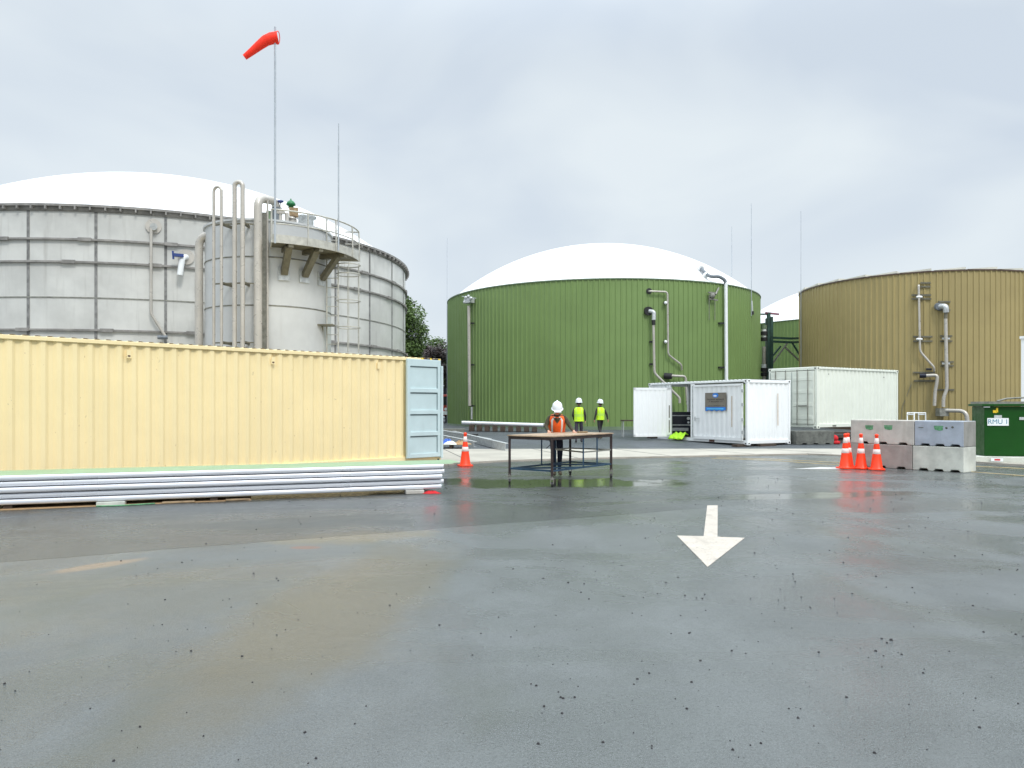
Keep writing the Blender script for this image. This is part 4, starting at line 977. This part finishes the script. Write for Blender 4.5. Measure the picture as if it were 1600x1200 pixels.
# dunnage and litter under the stack
def pk(s, tt_): p = PA + pu * s + pn * tt_; return (p.x, p.y)
pang = math.atan2(-pu.y, -pu.x)
for i, (s, lb) in enumerate(((.45, 'at the right end'), (4.0, 'under the middle'), (7.0, 'near the left edge of the picture'), (10.6, 'at the far left end'))):
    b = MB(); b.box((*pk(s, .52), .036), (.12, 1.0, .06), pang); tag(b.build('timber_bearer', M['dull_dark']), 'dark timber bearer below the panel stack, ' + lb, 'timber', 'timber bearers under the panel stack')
for i, (s, q, L_, lb, m_) in enumerate(((.55, .0, .34, 'pale block under the right end of the panel stack', 'concrete_pink'), (3.62, .05, .40, 'thin pale plank poking out under the panel stack', 'dull'), (4.55, .0, .5, 'pale plank end under the middle of the panel stack', 'dull'), (5.55, .03, .42, 'pale foam block propping the left part of the panel stack', 'concrete_barrier'))):
    hh = .065 if i in (0, 3) else .03
    b = MB(); b.box((*pk(s, q), hh / 2 + .002), (L_, .18, hh), pang + [.0, .1, .05, -.05][i]); tag(b.build('foam_block' if i in (0, 3) else 'plank', M[m_], bevel=.01), lb, 'packing')
b = MB(); p0, p1, p2, p3 = pk(3.4, -.02), pk(7.2, -.10), pk(7.0, .5), pk(3.4, .5); b.poly([p0, p1, p2, p3], .001, .012)
tag(b.build('board', M['cardboard']), 'brown board lying on the asphalt below the panel stack', 'board')
b = MB(); p0 = Vector((*pk(5.5, -.10), .012)); b.tube([Vector((*pk(5.75, -.10), .012)), Vector((*pk(5.5, -.16), .012)), Vector((*pk(5.25, -.13), .012)), Vector((*pk(4.9, -.06), .012))], .012, 6, bend=.05)
tag(b.build('strap', M['stencil']), 'green strap end lying by the pale foam block', 'strap')
# red rag
def rag(c, rx, ry, hh, m, name, label, cat, seed=1, ang=0):
    rs = random.Random(seed); b = MB(); n1, n2 = 18, 6; V = [(c[0], c[1], c[2] + hh)]
    for j in range(1, n2 + 1):
        for i in range(n1):
            a = 2 * PI * i / n1; q = j / n2 * (1 + .18 * math.sin(3 * a + seed) + .1 * math.sin(7 * a)); z = hh * (1 - (j / n2) ** 2) * (1 + .5 * math.sin(5 * a + j)) if j < n2 else 0
            V.append((c[0] + rx * q * math.cos(a) * math.cos(ang) - ry * q * math.sin(a) * math.sin(ang), c[1] + ry * q * math.sin(a) * math.cos(ang) + rx * q * math.cos(a) * math.sin(ang), c[2] + max(.001, z) + (rs.random() * .01 if j < n2 else 0)))
    fs = [(0, 1 + i, 1 + (i + 1) % n1) for i in range(n1)] + [(1 + (j - 1) * n1 + i, 1 + (j - 1) * n1 + (i + 1) % n1, 1 + j * n1 + (i + 1) % n1, 1 + j * n1 + i) for j in range(1, n2) for i in range(n1)]
    b.add(V, fs, True); return tag(b.build(name, m), label, cat)
rag((-1.50, 13.98, .002), .17, .07, .035, M['red_cloth'], 'rag', 'red rag lying at the right end of the panel stack', 'rag', 2)

# ------------------------------------------------------------------ workbench
wbx = thing('workbench', 'wheeled steel workbench with brown top and blue lower frame, on the wet asphalt', 'workbench', (1.08, 16.4, 0))
TA, TB, TC_, TD = (Vector(p) for p in ((-.05, 15.75), (.80, 15.10), (2.23, 17.0), (1.36, 17.66)))
TH = 1.02
def lerp(a, b, t_): return a + (b - a) * t_
uu = (TC_ - TB).normalized(); vv_ = (TA - TB).normalized()
def V3(p, z): return Vector((p.x, p.y, z))
b = MB(); o_ = .04
P4 = [TA - uu * o_ + vv_ * o_, TB - uu * o_ - vv_ * o_, TC_ + uu * o_ - vv_ * o_, TD + uu * o_ + vv_ * o_]
b.poly([tuple(p) for p in P4][::1], TH - .022, TH); b.build('top', M['tabletop'], wbx)
b = MB()
for p, q in ((TA, TB), (TB, TC_), (TC_, TD), (TD, TA)): b.bar(V3(p, TH - .055), V3(q, TH - .055), .05, .06)
b.build('top_frame', M['rustleg'], wbx)
for p in (TA, TB, TC_, TD):
    lg = MB().b2(p.x - .026, p.x + .026, p.y - .026, p.y + .026, .17, TH - .025).build('leg', M['rustleg'], wbx)
    b = MB(); b.tube([(p.x, p.y, .21), (p.x, p.y, .14)], .03, 8); b.box((p.x - .03, p.y, .11), (.012, .05, .10)); b.box((p.x + .03, p.y, .11), (.012, .05, .10)); b.box((p.x, p.y, .165), (.08, .07, .02)); cs = b.build('caster', M['galv_dark'], lg)
    # wheel joined into the caster so that it stays two levels deep
    MB().tube([(p.x - .02, p.y, .052), (p.x + .02, p.y, .052)], .05, 16).build('wheel', M['rubber'], lg)
b = MB()
for p, q in ((TA, TB), (TB, TC_), (TC_, TD), (TD, TA), (TA, lerp(TB, TC_, .5)), (lerp(TA, TD, .5), TC_)): b.bar(V3(p, .32), V3(q, .32), .03, .035)
b.build('lower_frame', M['bluesteel'], wbx)
for p, dk in ((lerp(TA, TD, .5), 1), (lerp(TA, TD, .74), 0), (lerp(TB, TC_, .5), 0), (lerp(TB, TC_, .74), 0)):
    MB().b2(p.x - .015, p.x + .015, p.y - .015, p.y + .015, .33, TH - .08).build('post', M['bluesteel'], wbx)
b = MB(); m1, m2, m3 = lerp(TA, TD, .74), lerp(TB, TC_, .5), TC_
b.bar(V3(m1, .64), V3(m2, .64), .03, .03); b.bar(V3(m2, .64), V3(TC_, .64), .03, .03); b.bar(V3(m1, .64), V3(TD, .64), .03, .03); b.bar(V3(TD, .64), V3(TC_, .64), .03, .03); b.build('mid_rail', M['galv_dark'], wbx)
p = lerp(TA, TD, .55); b = MB(); b.box((p.x + .1, p.y - .05, TH - .13), (.14, .08, .06)); b.tube([(p.x + .1, p.y - .05, TH - .15), (p.x + .14, p.y - .05, TH - .24), (p.x + .03, p.y - .05, TH - .34)], .008, 5, bend=.04); b.build('power_socket', M['dark'], wbx)
p = lerp(lerp(TA, TB, .5), lerp(TD, TC_, .5), .62)
b = MB(); b.box((p.x + .32, p.y + .3, TH + .02), (.22, .10, .035), .4); tag(b.build('plank_offcut', M['dull']), 'small timber offcut on the workbench by the hand of the person in orange', 'offcut')

# ------------------------------------------------------------------ people
def skin_body(name, nodes, edges, mats, parent, seglab):
    """nodes {key:(x,y,z,r)} or (x,y,z,rx,ry); edges list of (a,b,matindex)"""
    keys = list(nodes); idx = {k: i for i, k in enumerate(keys)}
    me = bpy.data.meshes.new(name); me.from_pydata([nodes[k][:3] for k in keys], [(idx[a], idx[b]) for a, b, _ in edges], [])
    o = bpy.data.objects.new(name, me); COL.objects.link(o)
    sk = o.modifiers.new('skin', 'SKIN'); sk.branch_smoothing = .6; sk.use_smooth_shade = True
    for i, k in enumerate(keys):
        sv = me.skin_vertices[0].data[i]; n_ = nodes[k]; sv.radius = (n_[3], n_[4] if len(n_) > 4 else n_[3]); sv.use_root = (k == 'pelvis')
    ss = o.modifiers.new('sub', 'SUBSURF'); ss.levels = 2; ss.render_levels = 2
    dg = bpy.context.evaluated_depsgraph_get(); m2 = bpy.data.meshes.new_from_object(o.evaluated_get(dg)); bpy.data.objects.remove(o)
    m2.name = name; m2.materials.clear()
    for m in mats: m2.materials.append(m)
    segs = [(Vector(nodes[a][:3]), Vector(nodes[b][:3]), (nodes[a][3] + nodes[b][3]) / 2, mi) for a, b, mi in edges]
    for p in m2.polygons:
        c = p.center; best = (1e9, 0)
        for A_, B_, r, mi in segs:
            ab = B_ - A_; t_ = max(0, min(1, (c - A_).dot(ab) / max(1e-9, ab.length_squared))); dd = (c - (A_ + ab * t_)).length - r * .5
            if dd < best[0]: best = (dd, mi)
        p.material_index = best[1]; p.use_smooth = True
    o = bpy.data.objects.new('body', m2); COL.objects.link(o); o.parent = parent; return o
def person(label, loc, rz, J, mats, vest, tape, band=1, H=1.78, headtilt=0, headturn=0, eyes=True, hair=True, walk=None, group=None, hs=1):
    """local frame: faces -Y.  J overrides joint positions.  mats = jacket, trousers, skin, boots"""
    t = thing('person', label, 'person', loc, rz, group)
    j = dict(pelvis=(0, 0, .96, .12), waist=(0, 0, 1.10, .125), chest=(0, 0, 1.28, .135), uchest=(0, 0, 1.42, .11), neck=(0, 0, 1.52, .055), chin=(0, -.02, 1.60, .068), head=(0, -.01, 1.68, .092), crown=(0, 0, 1.76, .07))
    for s, n_ in ((-1, 'l'), (1, 'r')):
        j[n_ + 'sh'] = (s * .17, 0, 1.43, .07); j[n_ + 'el'] = (s * .25, .02, 1.16, .050); j[n_ + 'wr'] = (s * .27, -.08, .93, .034); j[n_ + 'ha'] = (s * .27, -.10, .86, .030, .018)
        j[n_ + 'hip'] = (s * .09, 0, .90, .10); j[n_ + 'kn'] = (s * .10, -.02, .50, .066); j[n_ + 'an'] = (s * .10, .02, .11, .047); j[n_ + 'to'] = (s * .115, -.17, .045, .042)
        j[n_ + 'he'] = (s * .10, .05, .045, .040)
    for k, q in J.items(): j[k] = (*q, *j[k][3:]) if len(q) == 3 else q
    E = [('pelvis', 'waist', 0), ('waist', 'chest', 0), ('chest', 'uchest', 0), ('uchest', 'neck', 0), ('neck', 'chin', 2), ('chin', 'head', 2), ('head', 'crown', 2)]
    for n_ in 'lr': E += [('uchest', n_ + 'sh', 0), (n_ + 'sh', n_ + 'el', 0), (n_ + 'el', n_ + 'wr', 0), (n_ + 'wr', n_ + 'ha', 2), ('pelvis', n_ + 'hip', 1), (n_ + 'hip', n_ + 'kn', 1), (n_ + 'kn', n_ + 'an', 1), (n_ + 'an', n_ + 'to', 3), (n_ + 'an', n_ + 'he', 3)]
    # fingers and thumb
    for n_, s in (('l', -1), ('r', 1)):
        W_ = Vector(j[n_ + 'wr'][:3]); Hh = Vector(j[n_ + 'ha'][:3]); dv = (Hh - W_).normalized(); sdv = Vector((1, 0, 0)) if abs(dv.x) < .8 else Vector((0, 1, 0))
        sdv = (sdv - dv * sdv.dot(dv)).normalized(); cu = dv.cross(sdv).normalized()
        if cu.z > 0: cu = -cu
        if abs(dv.z) > .7: sdv = Vector((0, 1, 0)) - dv * dv.y; sdv.normalize(); cu = Vector((-s, 0, 0))
        for k_, (o_, L_) in enumerate(((-.030, .062), (-.010, .078), (.010, .074), (.030, .060))):
            a_ = Hh + sdv * o_ + dv * .02; b_ = a_ + dv * L_ * .5 + cu * .008; c_ = b_ + dv * L_ * .42 + cu * .018
            for nm, q in (('a', a_), ('b', b_), ('c', c_)): j[f'{n_}f{k_}{nm}'] = (*q, .009 if nm != 'c' else .007)
            E += [(n_ + 'ha', f'{n_}f{k_}a', 2), (f'{n_}f{k_}a', f'{n_}f{k_}b', 2), (f'{n_}f{k_}b', f'{n_}f{k_}c', 2)]
        a_ = Hh - dv * .02 - sdv * s * .035; b_ = a_ + dv * .035 - sdv * s * .02; j[n_ + 'ta'] = (*a_, .011); j[n_ + 'tb'] = (*b_, .009)
        E += [(n_ + 'ha', n_ + 'ta', 2), (n_ + 'ta', n_ + 'tb', 2)]
    # nose, ears grow from the head
    hd = Vector(j['head'][:3]); up = (Vector(j['crown'][:3]) - Vector(j['chin'][:3])).normalized(); fw = Matrix.Rotation(headturn, 3, 'Z') @ Vector((0, -1, 0)); fw = (fw - up * fw.dot(up)).normalized(); sd = up.cross(fw)
    no = hd + fw * .112 - up * .035; j['nose'] = (*no, .014); E.append(('head', 'nose', 2))
    for s in (-1, 1):
        e_ = hd + sd * s * .092 - up * .02; j[f'ear{s}'] = (*e_, .018); E.append(('head', f'ear{s}', 2))
    bd = skin_body('body', j, E, mats, t, None)
    # vest: loft around the spine
    sp_ = [Vector(j[k][:3]) for k in ('pelvis', 'waist', 'chest', 'uchest')]; sd_b = Vector(j['rsh'][:3]) - Vector(j['lsh'][:3]); sd_b.normalize()
    b = MB(); rings = []; nn_ = 28
    top = sp_[3] + (sp_[3] - sp_[2]).normalized() * .055
    spine = [sp_[0] - (sp_[1] - sp_[0]) * .35, sp_[0], sp_[1], lerp(sp_[1], sp_[2], .6), sp_[2], lerp(sp_[2], sp_[3], .6), sp_[3], top, top + (sp_[3] - sp_[2]).normalized() * .02]
    ra = [(.205, .165), (.200, .16), (.20, .16), (.21, .165), (.215, .165), (.215, .155), (.215, .125), (.15, .095), (.085, .075)]
    mi = [0, 0, 1, 0, 0, 0, 0, 0]
    pr = []
    for q, (c_, (aw, ad)) in enumerate(zip(spine, ra)):
        ax = (spine[min(q + 1, len(spine) - 1)] - spine[max(q - 1, 0)]).normalized(); sdl = (sd_b - ax * sd_b.dot(ax)).normalized(); fr_ = ax.cross(sdl)
        pr.append([c_ + sdl * aw * math.cos(2 * PI * k / nn_) * (1 + .02 * math.sin(5 * k)) + fr_ * ad * math.sin(2 * PI * k / nn_) * (1 + .03 * math.cos(4 * k + q)) for k in range(nn_)])
    for q in range(len(pr) - 1):
        for k in range(nn_):
            a_ = math.degrees(2 * PI * (k + .5) / nn_); side = min(abs((a_ % 180) - 52), abs((a_ % 180) - 128))
            b.k = 1 if ((q == 2 and band) or (side < 7 and (q > 1 or band))) else 0
            b.add([pr[q][k], pr[q][(k + 1) % nn_], pr[q + 1][(k + 1) % nn_], pr[q + 1][k]], [(0, 1, 2, 3)], True)
    vs = b.build('vest', [vest, tape], t, local=True)
    # weld
    import bmesh
    bm = bmesh.new(); bm.from_mesh(vs.data); bmesh.ops.remove_doubles(bm, verts=bm.verts, dist=.0005); bm.to_mesh(vs.data); bm.free()
    if not band:      # open front of the vest: the jacket shows as a V below the chin
        c_ = pr[7]; v_ = MB(); q0, q1, q2 = pr[7], pr[5], pr[3]
        kf = max(range(nn_), key=lambda k: -q1[k].y)
        f_ = Vector((0, -.012, .004)); v_.add([q0[(kf - 3) % nn_] + f_, q0[kf] + f_, q0[(kf + 3) % nn_] + f_, pr[6][(kf + 1) % nn_] + f_, q1[kf] + f_, pr[6][(kf - 1) % nn_] + f_], [(0, 1, 4, 5), (1, 2, 3, 4)])
        v_.build('jacket_collar', M['jacket'], t, local=True)
    # helmet
    rot = Matrix((sd, -fw, up)).transposed(); hc = hd + up * .045
    b = MB(); prf = [(q * hs, w__) for q, w__ in ((.136, -.02), (.134, .03), (.120, .082), (.086, .122), (.044, .139), (.001, .143))]
    b.lathe(prf, hc, 24, sx=.95, sy=1.12, mat=rot); b.lathe([(q * hs, w__) for q, w__ in ((.130, -.016), (.158, -.024), (.158, -.032), (.126, -.026))], hc, 24, sx=.95, sy=1.14, mat=rot)
    b.box(hc + up * .138 , (.03, .17, .018), ax=(sd, fw, up)); b.box(hc + fw * .172 - up * .028, (.16, .06, .008), ax=(sd, fw, up)); b.build('helmet', M['helmet'], t, local=True)
    if hair:
        b = MB(); b.lathe([(.088, -.075), (.098, -.04), (.102, .01)], hd, 16, a0=.15, a1=PI - .15, mat=rot, sy=1.05); b.build('hair', M['hair'], t, local=True)
    if eyes:
        for s in (-1, 1): MB().sphere(hd + fw * .083 + sd * s * .032 + up * .003, .013, 6).build('eye', M['eye'], t, local=True)
        MB().box(hd + fw * .088 - up * .068, (.045, .012, .008), ax=(sd, fw, up)).build('mouth', M['sticker_red'], t, local=True)
    return t
# orange vest: leaning over the bench towards the camera, hands on its top
ox, oy = 1.03, 17.52
person('person in orange hi-vis vest and white helmet leaning over the workbench', (ox, oy, 0), 0, dict(
    pelvis=(0, .02, .95), waist=(0, -.03, 1.08), chest=(0, -.11, 1.23), uchest=(0, -.19, 1.35), neck=(0, -.245, 1.43), chin=(0, -.29, 1.465), head=(.0, -.325, 1.545), crown=(0, -.355, 1.62),
    lsh=(-.175, -.19, 1.37), lel=(-.255, -.25, 1.16), lwr=(-.21, -.49, 1.055), lha=(-.20, -.57, 1.04), rsh=(.175, -.19, 1.37), rel=(.29, -.24, 1.17), rwr=(.36, -.46, 1.06), rha=(.38, -.53, 1.04),
    lhip=(-.085, .02, .88), lkn=(-.06, -.04, .49), lan=(-.045, -.02, .11), lto=(-.06, -.20, .045), lhe=(-.045, .02, .04), rhip=(.085, .02, .88), rkn=(.08, .0, .49), ran=(.07, .04, .11), rto=(.09, -.14, .045), rhe=(.07, .08, .04)),
    [M['jacket'], M['trousers'], M['skin'], M['boot']], M['hivis_orange'], M['tape'], band=0, hs=.92)
# yellow vests seen from behind, walking away
pz = gz(31.5)
person('person in bright yellow vest and white helmet, back turned, next to the person in orange', (W(904.5, 636, 31.5).x, 31.5, pz), PI - .1, dict(
    lel=(-.26, .06, 1.17), lwr=(-.26, -.06, .95), lha=(-.26, -.08, .88), rel=(.25, .03, 1.17), rwr=(.20, -.12, .98), rha=(.18, -.17, .93),
    lkn=(-.10, -.12, .52), lan=(-.10, -.10, .12), lto=(-.11, -.28, .07), lhe=(-.10, -.06, .045), rkn=(.10, .02, .50), ran=(.11, .17, .14), rto=(.12, .02, .045), rhe=(.11, .21, .07)),
    [M['jacket_dark'], M['trousers_purple'], M['skin'], M['boot_dark']], M['hivis_yellow'], M['tape_y'], eyes=False).scale = (1.02, 1.02, 1.02)
pz = gz(33.8)
person('person in yellow green vest and white helmet walking away, nearest the white container', (W(938, 636, 33.8).x, 33.8, pz), PI + .45, dict(
    lel=(.31, .06, 1.17) and (-.31, .06, 1.17), lwr=(-.38, .03, .95), lha=(-.40, .03, .88), rel=(.27, .03, 1.17), rwr=(.28, -.05, .94), rha=(.28, -.07, .87),
    lkn=(-.08, -.13, .52), lan=(-.08, -.16, .12), lto=(-.08, -.33, .06), lhe=(-.08, -.12, .045), rkn=(.08, .04, .50), ran=(.08, .25, .16), rto=(.08, .13, .045), rhe=(.08, .30, .10)),
    [M['jacket_dark'], M['boot_dark'], M['skin'], M['boot']], M['hivis_yellow'], M['tape_y'], eyes=False).scale = (.97, .97, .97)

# ------------------------------------------------------------------ things lying in the yard
pp = thing('steel_pipe', 'long pale steel pipe lying on timbers at the foot of the green tank', 'pipe', (-.3, 40, gz(40)))
a_, b_ = W(722, 660.5, 40), W(851, 664.5, 39.0)
b = MB(); b.tube([a_, b_], .10, 16, cap=False); b.tube([a_, b_], .092, 16, cap=False); b.build('tube', M['panel_white'], pp)
MB().tube([b_ - (b_ - a_).normalized() * .05, b_ + (b_ - a_).normalized() * .02], .125, 16).build('end_collar', M['galv_dark'], pp)
for k in range(9):
    p = lerp(a_, b_, .12 + k * .095); b = MB(); b.box((p.x, p.y, gz(40) + (p.z - .10 - gz(40)) / 2), (.26, .8, p.z - .105 - gz(40)))
    lb = ['first', 'second', 'third', 'fourth', 'fifth', 'sixth', 'seventh', 'eighth', 'ninth'][k]
    tag(b.build('timber_block', M['dull_dark']), f'dark timber block below the long pale pipe, {lb} from the left', 'timber', 'timber blocks below the long pipe')
# galvanised channel beams
def beam(p0, p1, h, label, lz=0):
    t = thing('steel_beam', label, 'steel beam', (p0[0], p0[1], 0), 0, 'galvanised steel beams on the ground'); a_, b_ = Vector((*p0, gz(p0[1]) + h / 2 + lz)), Vector((*p1, gz(p1[1]) + h / 2 + lz)); dd = (b_ - a_).normalized(); sd = dd.cross(Vector((0, 0, 1))).normalized(); up = sd.cross(dd); L_ = (b_ - a_).length
    m_ = (a_ + b_) / 2; MB().box(m_, (L_, .02, h - .02), ax=(dd, sd, up)).build('web', M['galv'], t)
    b = MB()
    for s in (-1, 1): b.box(m_ + up * s * h / 2 + sd * .06, (L_, .16, .016), ax=(dd, sd, up))
    b.build('flange', M['galv'], t)
    b = MB(); 
    for q in (.25, .75): b.box(a_ + (b_ - a_) * q + sd * .05, (.02, .12, h - .04), ax=(dd, sd, up))
    b.build('stiffener', M['hose'], t)
beam((-.25, 27.6), (-2.8, 35.5), .27, 'long galvanised steel beam lying right of the traffic cone, nearest one', .0)
beam((-.95, 30.8), (-3.4, 36.5), .25, 'galvanised steel beam lying behind the nearest beam')
beam((-1.5, 29.7), (-3.6, 34.5), .22, 'galvanised steel beam lying half hidden behind the traffic cone')
b = MB(); b.box((-3.4, 38.3, gz(38) + .12), (2.0, .5, .22)); tag(b.build('plate_stack', M['galv_dark']), 'flat dark stack of steel plates behind the container corner', 'plates')
b = MB(); b.box((-2.7, 36.6, gz(36) + .05), (2.2, .3, .10), -.35); tag(b.build('black_pipe', M['rubber'], bevel=.03), 'black pipe lying on the yard behind the steel beams', 'pipe')
pb = thing('pallet', 'low timber pallet behind the corner of the cream container', 'pallet', (-2.35, 29.4, gz(29.4)))
b = MB()
for k in range(5): b.box((-2.35, 28.95 + k * .22, gz(29.4) + .14), (1.2, .12, .02))
b.build('deck_board', M['dull'], pb); b = MB()
for k in range(3): b.box((-2.85 + k * .5, 29.4, gz(29.4) + .06), (.1, 1.0, .12))
b.build('bearer', M['dull_dark'], pb)
rag((-2.5, 29.2, .165), .24, .2, .16, M['blue_cloth'], 'sack', 'blue sack on the pallet beside the container corner', 'sack', 3)
rag((-2.35, 29.0, .165), .26, .18, .10, M['offwhite_paint'], 'sack', 'white sack on the pallet beside the container corner', 'sack', 4)
rag((-1.95, 29.0, .165), .36, .2, .12, M['cardboard'], 'sack', 'brown sack on the pallet, just left of the cone', 'sack', 6)
# trestle bench by the white container
tb = thing('trestle_bench', 'thin legged bench in front of the green tank, left of the open white door', 'bench', (5.4, 35.6, gz(35.6)))
zt = gz(35.6) + .80
MB().b2(5.15, 6.9, 35.3, 35.85, zt - .06, zt).build('top', M['dull_dark'], tb)
for x in (5.22, 6.8):
    for y in (35.35, 35.8): MB().tube([(x, y, gz(35.6) - .02), (x, y, zt - .06)], .022, 6).build('leg', M['galv'], tb)
# small lorry glimpsed behind the container corner
tk = thing('lorry', 'red and dark lorry glimpsed between the container corner and the green tank', 'lorry', (-5.3, 55, .42))
b = MB(); b.b2(-5.6, -4.5, 54.2, 55.9, 1.0, 2.5); cb = b.build('cab', M['truck_red'], tk, bevel=.08)
MB().b2(-5.45, -4.65, 54.17, 54.22, 1.75, 2.35).build('windscreen', M['glass'], cb); MB().b2(-5.55, -4.55, 54.15, 54.22, 1.05, 1.3).build('bumper', M['sign_white'], tk)
MB().b2(-8.8, -4.9, 56.0, 58.5, 1.3, 3.0).build('load_box', M['machine'], tk)
for x in (-5.45, -4.7): MB().tube([(x - .12, 54.9, .9), (x + .12, 54.9, .9)], .45, 18).build('wheel', M['rubber'], tk)
for x in (-5.35, -4.75): MB().tube([(x, 54.16, 1.45), (x, 54.2, 1.45)], .11, 12).build('headlight', M['sign_white'], tk)

# ------------------------------------------------------------------ trees
def tree(label, x, y, h, rad, m, seed, n=7000, leaf=.16, trunk=.22, low=.15, conic=.5):
    rs = random.Random(seed); t = thing('tree', label, 'tree', (x, y, .4), 0, 'trees behind the yard')
    b = MB(); top = Vector((x + rs.uniform(-.3, .3), y, .4 + h * .9)); b.tube([(x, y, .3), (x + .1, y, .4 + h * .35), tuple(top)], [trunk, trunk * .6, .04], 8)
    cl = []
    for i in range(46):
        f_ = rs.uniform(low, 1.0); rr = rad * (1 - conic * f_) * (1 if f_ > .25 else .8); a = rs.uniform(0, 2 * PI); q = rs.random() ** .5 * rr * .85
        c = Vector((x + q * math.cos(a), y + q * math.sin(a), .4 + h * f_ * .96)); cl.append((c, rs.uniform(.45, .95) * rad * .36))
        if i % 3 == 0: b.tube([(x, y, .4 + h * f_ * .7), tuple(c)], [trunk * .3, .02], 5)
    b.build('trunk', M['bark'], t)
    g_ = MB(); per = n // len(cl)
    for c, r in cl:
        for _ in range(per):
            d_ = Vector((rs.gauss(0, 1), rs.gauss(0, 1), rs.gauss(0, .8))).normalized() * r * rs.uniform(.35, 1.15) ** .6
            p = c + d_; u_ = Vector((rs.uniform(-1, 1), rs.uniform(-1, 1), rs.uniform(-.6, .6))).normalized(); v_ = u_.orthogonal().normalized(); s = leaf * rs.uniform(.5, 1.1)
            g_.add([p - u_ * s, p + v_ * s * .45, p + u_ * s, p - v_ * s * .45], [(0, 1, 2, 3)])
    g_.build('crown', m, t)
tree('tall leafy green tree rising behind the right side of the stainless tank', -8.9, 62, 10.7, 3.7, M['leaf_green'], 1, 17000, .17, low=.05, conic=.72)
tree('dark purple brown tree between the green tree and the green tank', -5.6, 58, 5.9, 2.2, M['leaf_dark'], 4, 8000, .15)
tree('sparse green tree peeping past the left edge of the green tank', -4.4, 66, 8.0, 2.0, M['leaf_mid'], 9, 4500, .16, conic=.35)
tree('green tree low behind the container corner', -6.9, 64, 7.2, 2.6, M['leaf_green'], 12, 7000, .17)
